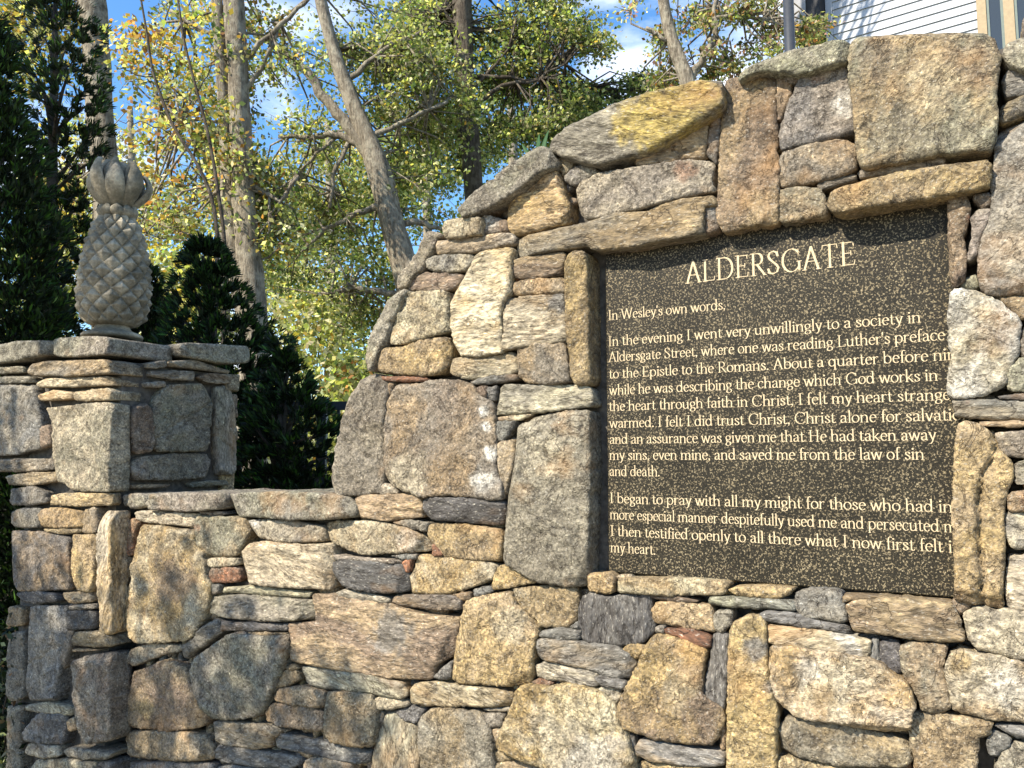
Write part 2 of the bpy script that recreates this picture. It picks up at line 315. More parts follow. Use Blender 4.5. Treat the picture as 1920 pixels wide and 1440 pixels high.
# ------------------------------------------------------------------ stones: outlines, two tones, grain
# code = tone a, tone b, grain (g granular, l layered, v layered upright); w = how far it stands proud (cm); d = depth (cm)
PAL = dict(T=(.46, .34, .19), Y=(.54, .385, .17), L=(.66, .57, .39), G=(.36, .315, .24), S=(.115, .115, .113), B=(.29, .21, .14),
           W=(.80, .76, .66), R=(.40, .18, .09), C=(.25, .24, .215), O=(.35, .325, .225), D=(.58, .44, .12))
WALL = '''
GGg n=coping d=30 w=1 : 696,699 722,715 724,732 717,802 715,855 712,922 687,928 629,929 616,913 626,870 632,826 647,782 658,744 673,712
GOg n=coping d=30 w=1 : 760,545 752,560 742,585 727,607 720,640 707,660 697,690 691,695 684,672 690,647 700,620 710,595 722,567 742,547 755,542
GOg n=coping d=30 w=1 : 742,539 741,525 752,507 767,492 780,472 790,450 800,432 820,437 828,441 815,447 810,472 795,487 790,502 770,520 762,536 747,540
LTg n=coping d=30 w=2 : 832,415 845,410 867,409 897,407 900,415 899,437 880,440 860,444 832,445 830,427
WBg n=coping d=30 : 902,405 912,403 930,408 948,412 951,433 930,434 910,438 900,438
GOg n=coping d=32 w=3 : 857,387 867,375 915,340 952,310 995,282 1015,274 1026,277 1040,302 1035,311 1015,322 980,345 950,367 915,387 885,402 867,407 861,400
GGl n=coping d=32 w=3 : 1025,267 1032,255 1062,235 1105,215 1160,191 1205,177 1260,164 1312,152 1352,147 1354,200 1332,212 1287,242 1245,265 1207,282 1155,295 1120,306 1105,305 1077,297 1050,290 1030,280
GOg n=coping d=32 w=3 : 1381,144 1389,133 1414,119 1472,98 1518,87 1556,78 1584,73 1592,76 1590,97 1586,111 1540,125 1502,135 1470,134 1440,130 1415,134 1391,146
TOg n=coping d=32 w=3 : 1590,110 1597,80 1610,68 1652,64 1730,62 1815,61 1862,62 1870,90 1877,102 1870,135 1866,180 1872,215 1862,277 1815,280 1765,286 1690,300 1620,314 1610,300 1605,272 1602,210 1593,160
GOg n=coping d=32 w=2 : 1878,100 1890,82 1925,68 1960,70 1964,130 1925,130 1895,118
CGl : 1880,150 1895,125 1925,135 1962,135 1962,172 1920,174 1885,180
YSg : 1876,212 1882,195 1925,178 1962,168 1962,200 1920,212 1885,228 1876,225
CGg w=1 : 1866,290 1862,262 1872,242 1892,232 1925,220 1962,212 1962,550 1920,551 1850,550 1836,530 1832,500 1838,455 1855,415 1862,385 1858,340
YTl : 950,380 960,362 990,345 1045,318 1052,340 1057,360 1065,385 1066,417 1015,430 970,438 960,440 950,425
TOg w=-1 : 1040,296 1062,294 1075,305 1062,325 1055,330 1047,315
COg : 1060,327 1080,310 1100,309 1122,319 1102,335 1075,347 1060,340
LGg w=1 : 1080,350 1090,337 1125,322 1195,312 1262,302 1320,297 1335,300 1332,335 1340,357 1300,367 1250,377 1195,390 1145,402 1100,409 1085,400 1081,372
TBl : 1186,297 1197,285 1237,265 1287,245 1325,230 1322,267 1320,295 1275,300 1225,307 1195,310
CCg : 1332,220 1345,212 1350,220 1349,260 1342,305 1335,298 1325,292 1325,260 1330,240
BTg w=0 : 1357,150 1392,142 1410,140 1452,140 1454,185 1452,222 1457,260 1452,280 1460,297 1460,372 1459,415 1430,420 1390,426 1356,433 1347,420 1341,392 1348,340 1350,250 1354,200
TGl w=1 : 962,447 1000,437 1057,425 1110,412 1160,400 1210,395 1240,380 1290,372 1340,366 1342,385 1320,388 1317,420 1318,437 1280,446 1230,453 1190,462 1140,467 1110,466 1100,460 1060,466 1010,473 965,480 960,465
BCg : 1319,385 1340,386 1347,431 1321,437
GTl : 817,452 855,447 887,445 925,437 957,435 964,445 962,457 910,467 885,472 820,477 815,470
CLg : 795,487 810,480 847,477 887,476 882,492 872,506 840,509 810,507 796,500
BTl : 765,530 777,517 797,511 840,512 867,515 865,525 852,540 835,545 800,545 767,545 762,537
LTg w=1 : 755,555 762,547 800,546 837,545 840,575 839,610 835,620 800,632 760,642 735,646 726,637 732,615 742,585
YLl w=1 : 885,485 895,472 958,463 955,482 955,520 957,547 945,562 937,590 940,615 941,660 910,665 885,668 860,665 850,640 845,620 840,605 842,570 852,547 867,525 875,505
YTg : 702,670 722,652 760,650 797,635 835,631 840,650 840,675 832,690 820,700 795,704 740,700 710,697 701,687
TLl : 840,682 847,672 900,667 960,660 966,670 970,697 935,705 892,710 867,709 842,700
CCl : 882,715 900,707 965,701 970,712 910,720 885,721
TBl : 957,490 985,480 1057,472 1060,485 1052,515 1010,519 967,522 957,510
GTg : 962,530 985,525 1057,519 1059,547 1022,550 965,554 960,542
LTl : 947,565 965,557 1055,550 1057,575 1060,612 1060,641 1017,644 965,652 942,656 940,645 945,620 942,595
GTg : 967,647 997,645 1055,644 1060,662 1065,687 1065,717 1022,719 985,717 972,705 970,682
YTg w=1.3 : 1062,477 1082,473 1099,474 1101,525 1101,600 1102,662 1103,700 1100,719 1072,719 1066,700 1065,662 1060,625 1059,575 1060,525
RRl : 714,705 740,706 787,705 801,709 798,715 740,715 717,713
GTg w=1 : 725,750 740,721 787,719 804,712 848,712 877,718 892,735 918,753 924,776 927,811 930,855 930,884 942,905 944,935 918,938 880,931 833,928 792,932 755,919 731,910 720,896 717,855 720,797
TTg : 725,718 738,719 728,745 722,776 718,776
LLg : 709,913 722,906 737,913 746,926 711,928
GLl : 930,727 950,721 1096,722 1107,732 1109,762 1067,766 1008,773 927,778 927,753
CCg : 909,727 929,724 927,750 912,750
BBg : 892,727 907,724 911,747 895,736
RLl : 928,783 962,778 1000,776 973,788 930,791
SCg : 928,792 967,789 956,808 944,829 930,823
TGg : 932,830 963,824 964,849 956,890 948,925 936,925 935,884 932,855
GGg w=1.3 : 965,805 970,795 1008,779 1055,770 1102,770 1104,811 1104,884 1102,957 1100,1015 1098,1070 1097,1100 1060,1100 1010,1092 975,1072 943,1057 944,1020 946,975 950,925 958,890 965,850 964,825
GOg n=coping d=33 w=1 : 230,932 235,927 262,926 270,937 270,950 245,954 232,947
OGg n=coping d=33 w=2 : 276,945 280,927 320,924 410,925 414,940 408,955 360,959 280,956
OGg n=coping d=33 w=2 : 417,927 445,924 520,922 595,924 620,927 645,932 662,950 662,970 607,975 545,974 470,970 437,970 425,945
TYl : 661,937 675,929 735,927 780,925 787,937 790,970 760,972 727,976 675,970 665,962
SSl : 790,937 810,932 885,936 942,939 947,962 937,986 885,980 810,975 795,962
GLl : 246,961 270,957 365,964 362,972 355,990 327,985 270,979 257,975
GGg : 372,959 417,959 419,966 375,964
TOg : 360,975 370,967 415,969 460,972 462,1000 450,1025 440,1042 400,1044 380,1037 362,1010
YLg w=1 : 262,985 295,987 330,994 355,995 360,1017 375,1040 382,1060 382,1080 390,1100 382,1137 370,1170 355,1195 340,1202 282,1206 255,1205 240,1192 235,1150 235,1112 242,1075 252,1037
RTg : 235,977 250,972 257,982 247,1007 247,1040 235,1042 232,1007
TTg : 235,1047 244,1046 241,1080 233,1085
LGg : 462,977 482,974 545,977 605,987 610,1015 570,1017 520,1016 482,1007 465,990
LTg : 606,983 623,977 696,977 763,989 790,1004 807,1021 801,1034 746,1037 673,1040 638,1027 617,1015 612,995
GGg : 734,980 760,975 801,980 795,998 763,989
TYg : 800,990 810,982 860,982 935,992 942,1005 940,1052 897,1051 830,1044 815,1025 800,1010
RRg : 807,1025 812,1022 828,1042 810,1044
LTl w=1 : 446,1040 460,1020 490,1015 532,1022 570,1022 615,1020 617,1050 615,1107 545,1102 482,1097 455,1092 447,1065
LLg : 382,1055 390,1047 442,1047 444,1060 395,1064 384,1061
BRg : 384,1080 392,1065 445,1064 447,1085 442,1092 395,1092 385,1087
SSl : 622,1055 635,1050 700,1055 750,1060 763,1080 762,1110 722,1112 660,1105 657,1102 635,1095 625,1072
GGl : 620,1040 660,1045 750,1050 752,1058 660,1051 622,1050
CCg : 730,1042 780,1039 779,1050 752,1048
RRg : 752,1052 770,1050 765,1072 757,1072
LYg : 782,1040 835,1044 897,1050 932,1060 922,1085 897,1097 847,1112 810,1115 765,1112 765,1087 772,1062
YTg : 935,1062 945,1060 985,1075 1007,1092 960,1100 920,1107 925,1082
CLg : 887,1105 920,1100 922,1110 890,1120
TTg : 846,1115 880,1110 880,1125 867,1126
GTg : 957,1105 1010,1100 1075,1102 1082,1125 1080,1162 1060,1177 1010,1175 1005,1162 972,1137 960,1117
TYg w=1 : 867,1130 895,1120 955,1110 967,1137 992,1162 1007,1180 997,1230 995,1270 990,1285 945,1286 845,1280 850,1230 860,1180
CTl : 732,1120 747,1116 847,1117 864,1127 862,1144 810,1144 747,1137 732,1130
LLl : 414,1102 460,1099 490,1100 540,1107 580,1110 577,1122 535,1120 485,1115 435,1112 415,1112
CCg : 390,1097 409,1096 410,1112 391,1115
OGl : 392,1120 447,1115 510,1120 582,1126 587,1152 582,1162 522,1165 460,1162 392,1155 389,1135
LGl : 627,1112 645,1105 727,1122 727,1131 685,1127 640,1120
BTl w=1 : 582,1115 625,1115 652,1122 672,1125 727,1134 785,1152 835,1157 855,1160 855,1200 847,1230 815,1247 807,1277 720,1270 635,1257 605,1252 547,1242 535,1230 540,1205 536,1170 590,1167 590,1142
CCg : 810,1270 827,1255 845,1240 845,1270 830,1276
CGl : 355,1200 380,1175 405,1160 410,1170 412,1187 395,1200 370,1217 357,1225 348,1237 335,1230 335,1212
CCl : 407,1162 420,1166 535,1171 535,1184 485,1184 420,1182 412,1187
CCg : 435,1185 460,1184 462,1192 442,1191
TTg : 464,1185 482,1186 535,1188 532,1190 467,1194
GOg w=1 : 352,1246 360,1235 385,1217 427,1190 447,1192 485,1194 535,1192 535,1225 525,1255 510,1292 500,1312 485,1340 470,1345 422,1351 387,1350 375,1335 360,1305 352,1275
LOg : 240,1219 271,1209 312,1208 337,1211 352,1212 333,1223 302,1228 281,1236 250,1250 237,1240
TBg w=1 : 235,1282 250,1261 277,1252 298,1242 323,1242 350,1255 358,1286 373,1317 381,1350 371,1365 333,1369 302,1373 287,1367 260,1367 240,1361 233,1340 235,1307
GTg : 227,1388 235,1373 292,1373 354,1373 385,1382 396,1411 392,1427 333,1427 271,1425 235,1421
CGg : 237,1431 312,1431 396,1434 400,1466 240,1466
TTg : 530,1250 552,1246 557,1255 532,1257
OTg : 532,1258 555,1259 557,1277 535,1287 512,1292 522,1272
COl : 557,1252 585,1252 635,1260 697,1267 755,1280 762,1295 760,1307 750,1311 697,1302 647,1295 610,1295 570,1287
TOg : 507,1305 520,1292 555,1290 602,1297 605,1327 572,1326 535,1320 510,1315
TGg : 495,1335 507,1320 535,1322 602,1332 605,1350 600,1372 560,1367 520,1362 500,1352
TOg w=1 : 607,1307 615,1297 660,1300 692,1305 702,1327 702,1350 695,1402 660,1400 610,1392 602,1372 606,1342
LGg : 702,1310 722,1306 760,1315 764,1325 730,1331 704,1329
GGg : 705,1342 717,1335 717,1352 707,1372 705,1360
GTl : 390,1357 410,1354 465,1357 505,1362 530,1375 510,1385 507,1402 480,1405 422,1399 397,1390 390,1372
CSl : 512,1385 525,1377 585,1390 635,1397 680,1405 695,1410 692,1432 660,1432 610,1422 560,1412 515,1402
CCl : 407,1397 430,1402 460,1405 555,1422 560,1435 540,1445 480,1440 420,1430 405,1422
GTg : 565,1440 572,1425 610,1425 655,1433 657,1466 567,1466
CCg : 402,1440 430,1437 480,1445 560,1450 560,1470 402,1470
TOv : 720,1340 732,1337 750,1345 760,1355 780,1367 785,1405 785,1440 772,1466 690,1466 697,1417 710,1370
CCg : 737,1335 765,1325 792,1332 780,1357 755,1350
GTg w=1 : 782,1345 807,1332 857,1331 900,1340 912,1365 920,1392 922,1440 922,1466 785,1466 785,1417 780,1367
TLl : 765,1297 777,1282 820,1280 840,1285 920,1290 960,1300 955,1325 895,1325 865,1323 840,1327 795,1325 767,1320
GGl : 905,1330 955,1327 950,1335 910,1334
GGg : 905,1340 932,1337 945,1342 940,1362 915,1365
LTg : 919,1368 942,1367 933,1393 922,1400
TTg : 922,1405 945,1412 962,1425 945,1430 925,1427
TGg : 925,1432 970,1430 1007,1442 1010,1466 925,1466
YLg w=1.5 : 967,1295 977,1287 1032,1290 1070,1287 1110,1297 1130,1310 1145,1322 1155,1350 1170,1380 1185,1425 1190,1466 1100,1462 1020,1442 970,1427 925,1402 935,1375 947,1352 960,1317
CTl : 1005,1205 1015,1197 1090,1205 1155,1212 1180,1230 1187,1240 1182,1272 1145,1272 1110,1257 1070,1247 1007,1237
CLl : 1002,1250 1020,1241 1070,1250 1115,1260 1122,1270 1120,1287 1082,1285 1032,1275 1005,1267
CCl : 1112,1272 1130,1265 1172,1280 1170,1295 1125,1287
BRg : 995,1280 1015,1272 1037,1282 1020,1290
CLg : 1112,1297 1135,1287 1165,1297 1155,1322 1132,1312
CCl : 1012,1185 1040,1179 1085,1182 1087,1200 1045,1200 1012,1195
CCg : 1067,1177 1080,1166 1085,1178
SCv : 1084,1135 1095,1117 1110,1111 1137,1122 1180,1115 1215,1115 1222,1155 1225,1185 1205,1205 1167,1210 1092,1205 1085,1167
TYg : 1162,1220 1180,1210 1210,1210 1207,1222 1192,1235
TYg : 1101,1087 1105,1075 1140,1076 1150,1085 1147,1114 1125,1112 1104,1107
TLg : 1152,1095 1162,1085 1230,1085 1300,1087 1365,1092 1355,1117 1300,1117 1230,1115 1155,1112
TYg : 1365,1107 1380,1100 1430,1099 1490,1104 1480,1115 1455,1124 1380,1117
BBl : 1217,1117 1255,1117 1300,1125 1310,1129 1267,1129 1222,1122
TYg : 1222,1142 1232,1129 1305,1134 1330,1136 1337,1155 1340,1185 1305,1181 1255,1172 1227,1167
COl : 1327,1127 1332,1120 1380,1120 1490,1127 1490,1147 1430,1142 1367,1140 1330,1134
GGg : 1336,1157 1345,1147 1370,1147 1372,1170 1352,1187 1340,1180
YTg w=1 : 1367,1190 1372,1172 1402,1152 1430,1160 1435,1175 1437,1230 1442,1275 1450,1305 1457,1330 1455,1392 1455,1466 1360,1466 1361,1392 1362,1330 1365,1255
CCv : 1335,1192 1345,1189 1365,1192 1365,1235 1360,1305 1357,1330 1330,1315 1317,1307 1320,1280 1330,1242
RRl : 1242,1179 1280,1180 1330,1192 1330,1215 1305,1212 1275,1197 1245,1187
GGg : 1227,1177 1242,1176 1244,1187 1230,1185
YBg w=1.5 : 1215,1202 1230,1190 1260,1192 1300,1212 1322,1222 1317,1255 1315,1300 1325,1312 1352,1330 1355,1355 1345,1385 1330,1400 1292,1397 1242,1390 1192,1377 1162,1367 1155,1342 1162,1310 1185,1270 1200,1235
CTl : 1190,1402 1200,1387 1230,1392 1292,1405 1357,1412 1357,1435 1330,1440 1280,1437 1220,1427 1192,1417
TYg : 1192,1440 1200,1428 1255,1435 1330,1443 1355,1450 1355,1468 1192,1468
CCv : 1170,1377 1187,1380 1192,1405 1192,1440 1185,1440 1177,1405
TTg : 1352,1345 1360,1345 1360,1402 1350,1407 1350,1375
LBl : 1437,1172 1490,1177 1565,1187 1632,1200 1632,1225 1620,1237 1590,1235 1527,1220 1465,1212 1437,1205
CCl : 1424,1152 1440,1146 1500,1152 1505,1160 1590,1175 1595,1190 1540,1182 1477,1172 1432,1165
CGg : 1490,1120 1500,1107 1575,1107 1582,1130 1590,1165 1575,1167 1545,1162 1505,1157 1490,1140
TBl w=1 : 1587,1137 1600,1127 1665,1122 1740,1127 1787,1135 1797,1160 1810,1202 1790,1205 1740,1202 1665,1190 1600,1185 1595,1167
TTl : 1580,1117 1615,1117 1690,1122 1785,1129 1785,1134 1740,1126 1665,1121 1600,1126 1582,1130
BBg : 1788,1127 1802,1125 1827,1132 1800,1152 1790,1152
LGg w=1 : 1807,1152 1830,1140 1890,1145 1962,1152 1962,1240 1920,1237 1880,1227 1830,1217 1817,1195
CCv : 1635,1200 1647,1200 1650,1242 1632,1237
SCg : 1650,1207 1657,1202 1685,1205 1692,1262 1665,1260 1650,1235
LYg w=1.5 : 1440,1215 1490,1217 1565,1227 1625,1240 1652,1245 1662,1262 1690,1275 1705,1287 1717,1325 1702,1372 1665,1375 1615,1367 1565,1357 1490,1347 1455,1315 1445,1280 1440,1242
OTg w=1 : 1687,1215 1707,1205 1770,1210 1777,1220 1767,1255 1777,1305 1785,1332 1755,1340 1727,1330 1715,1292 1692,1265
LTg w=1 : 1780,1227 1802,1220 1830,1227 1865,1230 1920,1245 1962,1250 1962,1360 1920,1357 1865,1350 1790,1335 1782,1300 1772,1265
TGg : 1460,1362 1475,1347 1565,1357 1665,1380 1705,1392 1710,1430 1690,1440 1565,1435 1485,1417 1465,1405 1460,1387
TTg : 1457,1420 1490,1422 1565,1438 1690,1445 1690,1470 1457,1470
TLg w=1 : 1701,1347 1720,1335 1757,1342 1862,1355 1857,1380 1835,1387 1830,1440 1830,1466 1715,1466 1715,1430 1707,1387
CCg : 1852,1392 1860,1370 1897,1387 1890,1400 1870,1417 1855,1415
GOg : 1865,1440 1880,1412 1900,1395 1925,1400 1962,1410 1962,1468 1865,1468
CCl : 1865,1360 1962,1366 1962,1390 1920,1385 1900,1380
BTg : 1776,368 1792,360 1813,367 1820,390 1816,415 1806,443 1814,482 1809,527 1789,538 1780,510 1780,443 1777,402
OGg : 1820,410 1831,393 1859,392 1856,413 1839,443 1837,477 1817,490 1814,477 1825,435
BBg : 1828,363 1862,365 1862,382 1842,389 1828,374
OOg w=-1 : 1803,527 1831,515 1837,543 1803,538
WLg w=.5 : 1782,552 1792,542 1831,546 1876,566 1914,602 1912,624 1909,668 1890,690 1887,720 1845,741 1792,745 1776,732 1777,702 1784,671 1779,632 1777,602
TTg : 1862,557 1962,553 1962,608 1920,600 1882,568
GGg : 1917,615 1962,612 1962,668 1913,668
LOg : 1889,692 1915,670 1962,672 1962,733 1892,733
CCl : 1875,742 1962,735 1962,748 1878,748
CTl : 1786,752 1803,748 1920,752 1962,752 1962,787 1920,787 1831,784 1793,781
TTl : 1839,790 1962,791 1962,800 1840,799
TYg w=.5 : 1790,837 1796,798 1809,790 1837,798 1864,817 1876,845 1898,867 1901,898 1887,925 1881,960 1884,1012 1884,1060 1880,1110 1884,1135 1875,1141 1840,1133 1810,1129 1789,1124 1790,1100 1788,1000 1786,920
GLg : 1866,813 1887,810 1962,810 1962,856 1892,856 1877,843
GOg : 1903,867 1962,862 1962,909 1903,906
TRg : 1892,925 1962,912 1962,957 1892,959
CLg : 1884,962 1962,960 1962,1035 1898,1028 1887,1001
CLl : 1892,1045 1962,1040 1962,1148 1900,1146 1886,1130 1888,1080
BTg : 1456,145 1485,147 1482,180 1465,222 1455,222 1454,185
OCg : 1470,140 1490,135 1500,142 1495,150 1475,150
GCg : 1460,255 1467,225 1480,190 1497,155 1515,132 1552,117 1587,114 1592,160 1600,200 1602,245 1565,257 1515,267 1465,279
GTg : 1462,285 1502,275 1560,262 1590,265 1605,272 1604,322 1540,337 1490,345 1462,350 1457,322
TOg : 1460,357 1490,351 1535,354 1547,370 1552,390 1545,405 1502,410 1462,415 1459,385
GGl : 1607,322 1620,315 1702,302 1770,292 1767,305 1740,312 1690,320 1615,332
GGl : 1532,345 1545,337 1602,327 1604,337 1565,347 1540,355
TYg w=3 : 1550,380 1560,357 1615,340 1690,322 1790,305 1857,297 1857,347 1815,357 1740,370 1665,382 1590,395 1565,395 1552,387
'''
FRONT = '''
GGg w=2 d=40 n=cap : -30,649 0,645 37,640 92,638 90,655 88,665 45,672 0,679 -30,683
OGg w=2 d=40 n=cap x=333 : 93,650 105,634 175,630 196,631 196,664 112,669 95,662
TGl w=1 x=275 : 47,685 85,677 200,674 205,700 140,705 52,704
TLl x=271 : 65,715 87,710 200,705 206,715 205,722 125,725 70,726
LTl : 69,740 100,732 133,735 130,748 72,751
LTl x=272 : 135,735 200,727 206,735 204,750 140,752
LOg w=.5 x=247 : 85,765 125,762 195,754 205,760 204,825 203,922 140,920 105,900 97,837 92,787
CGg : -30,722 0,722 57,722 67,745 72,800 70,840 25,852 -30,855
GGl : -30,707 55,705 57,717 -30,720
GGl : -30,690 40,686 42,698 -30,702
BBg : 74,800 90,797 95,832 75,840
GTl : -30,862 0,862 57,860 97,860 100,880 62,884 -30,885
GTl : 12,892 60,886 100,885 102,902 60,910 15,909
CGg : 15,917 60,912 80,922 84,942 62,947 17,947
YTl x=227 : 87,930 112,925 205,925 205,948 150,949 90,947
CGg : 17,960 37,954 72,953 72,989 27,989 17,981
TYg : 73,956 100,952 152,959 150,989 73,988
GTg : 154,958 178,950 182,998 152,1000
TTl : 73,992 150,992 150,998 125,1002 87,998
CTg : 19,996 73,998 125,1008 129,1106 94,1106 33,1108 17,1077
TYg : 131,1004 177,1002 177,1073 175,1108 144,1108 133,1087
LYv w=1 x=232 : 181,994 187,971 198,958 207,960 206,1000 205,1067 205,1110 206,1150 207,1190 183,1190 179,1108
SSl : 21,1113 62,1108 104,1114 108,1129 42,1131
GTl : 114,1112 170,1110 172,1129 125,1131
GGl : 125,1137 175,1132 177,1142 127,1144
SSg : 125,1146 175,1146 173,1180 125,1181
CGg : 49,1152 58,1138 117,1138 123,1182 112,1255 104,1313 52,1313 48,1223
TTg : 13,1138 40,1140 40,1172 10,1175
GGg : 125,1182 133,1182 129,1213 119,1255 112,1234
GTl x=235 : 133,1198 142,1185 179,1185 206,1192 207,1213 179,1213 133,1209
TTl : 133,1217 187,1219 135,1223
GBg w=1 x=226 : 133,1265 137,1240 156,1232 203,1225 204,1300 205,1350 203,1390 150,1398 140,1370 137,1320
LGl : 44,1323 87,1317 133,1325 133,1342 87,1338 44,1334
CSg : 42,1373 69,1338 117,1340 121,1365 117,1396 79,1394 40,1388
TTg : 123,1352 138,1346 142,1369 125,1371
GLg : 42,1407 50,1395 108,1400 110,1419 77,1423 44,1415
GGg : 115,1409 129,1402 205,1413 198,1425 125,1421
LGg : 54,1440 62,1427 129,1424 173,1430 173,1470 54,1470
SGg : 180,1432 206,1430 206,1470 180,1470
GGg : 12,1190 40,1185 42,1310 12,1315
GGg : 12,1325 38,1325 36,1470 12,1470
'''
SIDE = '''
GOg w=2 n=cap d=35 : 337,647 350,642 425,647 470,649 475,655 467,680 425,682 385,675 345,667
TGl : 317,677 362,675 435,695 430,701 370,692 317,687
GGg : 280,680 312,676 311,689 280,690
GBl : 285,695 365,696 367,714 325,712 285,705
BOl : 372,707 390,700 432,702 435,719 390,719
GGg : 275,717 310,715 312,725 278,726
GOg w=.5 : 293,750 315,722 387,720 396,732 395,800 390,845 296,847 292,812 291,775
GBg : 252,775 258,762 275,757 287,770 291,812 290,845 254,851 251,812
GOg : 250,872 260,857 325,851 390,850 397,865 396,895 325,900 255,900 249,887
GOv : 407,725 435,724 442,775 445,850 442,890 410,890 405,825
BTl : 250,909 320,908 315,914 250,917
OBl : 357,905 425,900 430,910 360,914
'''
# stains and one painted streak shadow, each with its own outline: x, y, radius in photograph pixels, tone, strength
PATCH = [(1385, 330, 36, 'B', .8), (1370, 400, 26, 'B', .6), (850, 760, 50, 'B', .45), (1640, 110, 40, 'B', .5), (1830, 110, 45, 'B', .5), (1740, 280, 40, 'Y', .5), (1215, 225, 62, 'D', 1), (1300, 190, 55, 'D', .8), (1260, 240, 36, 'D', .9), (1285, 315, 22, 'R', .55), (1050, 568, 25, 'C', .9), (372, 990, 9, 'R', .6),
         (330, 1090, 40, 'B', .75), (918, 850, 14, 'W', 1), (908, 770, 9, 'W', 1), (912, 800, 8, 'W', .9), (905, 900, 22, 'W', .9), (760, 890, 40, 'L', .7),  # leading brown patch paints streak shadows onto the golden stone
         (740, 1185, 40, 'C', .8), (800, 1220, 40, 'B', .6), (275, 1330, 16, 'Y', .9), (1050, 1390, 60, 'L', .9), (1120, 1430, 50, 'W', .6), (1415, 1220, 24, 'C', .9), (1440, 1290, 14, 'C', .8),
         (1470, 1232, 22, 'Y', .7), (1560, 1290, 60, 'L', .8), (1580, 1190, 22, 'W', .8), (1600, 1225, 18, 'W', .7), (1800, 1240, 26, 'Y', .8), (1890, 1290, 45, 'W', .5),
         (1817, 408, 7, 'R', .9), (1815, 751, 8, 'R', .6), (1575, 195, 28, 'W', .6), (1535, 150, 14, 'R', .4), (1690, 250, 60, 'O', .8), (1800, 255, 40, 'O', .7), (1740, 170, 60, 'L', .35),
         (1420, 145, 20, 'Y', .7), (1372, 180, 16, 'Y', .7), (1020, 850, 40, 'L', .5), (900, 500, 30, 'L', .6), (760, 1010, 25, 'W', .6), (480, 980, 14, 'W', .8),
         (700, 1010, 40, 'L', .5), (150, 800, 40, 'L', .5), (925, 1200, 40, 'Y', .6), (960, 1180, 30, 'L', .6), (1510, 1255, 30, 'W', .4), (1540, 1300, 24, 'Y', .5), (1890, 630, 18, 'W', .9),
         (920, 420, 10, 'W', 1), (700, 820, 25, 'L', .4), (1280, 1290, 40, 'L', .5), (1370, 1320, 16, 'Y', .8)]
# ------------------------------------------------------------------ stone builder
def chaikin(p, maxcut):
    out = []
    n = len(p)
    for i in range(n):
        a, b = p[i], p[(i + 1) % n]
        L_ = np.linalg.norm(b - a); c = min(0.13 * L_, maxcut) / (L_ + 1e-9)
        out += [a + (b - a) * c, b - (b - a) * c]
    return np.array(out)
def resample(p, h):
    out = []
    n = len(p)
    for i in range(n):
        a, b = p[i], p[(i + 1) % n]
        k = max(1, int(round(np.linalg.norm(b - a) / h)))
        out += [a + (b - a) * (j / k) for j in range(k)]
    return np.array(out)
def seg_dist(q, p):
    a = p; b = np.roll(p, -1, 0); ab = b - a
    out = np.full(len(q), 1e9)
    for s in range(0, len(q), 2000):
        qq = q[s:s + 2000]
        t = ((qq[:, None] - a[None]) * ab[None]).sum(2) / ((ab * ab).sum(1)[None] + 1e-12)
        t = np.clip(t, 0, 1)
        out[s:s + 2000] = np.sqrt((((qq[:, None] - a[None] - t[..., None] * ab[None])) ** 2).sum(2)).min(1)
    return out
def inside(q, p):
    x, y = q[:, 0], q[:, 1]; r = np.zeros(len(q), bool)
    for i in range(len(p)):
        a, b = p[i], p[(i + 1) % len(p)]
        c = ((a[1] > y) != (b[1] > y))
        r ^= c & (x < (b[0] - a[0]) * (y - a[1]) / (b[1] - a[1] + 1e-15) + a[0])
    return r
_seed = [100]
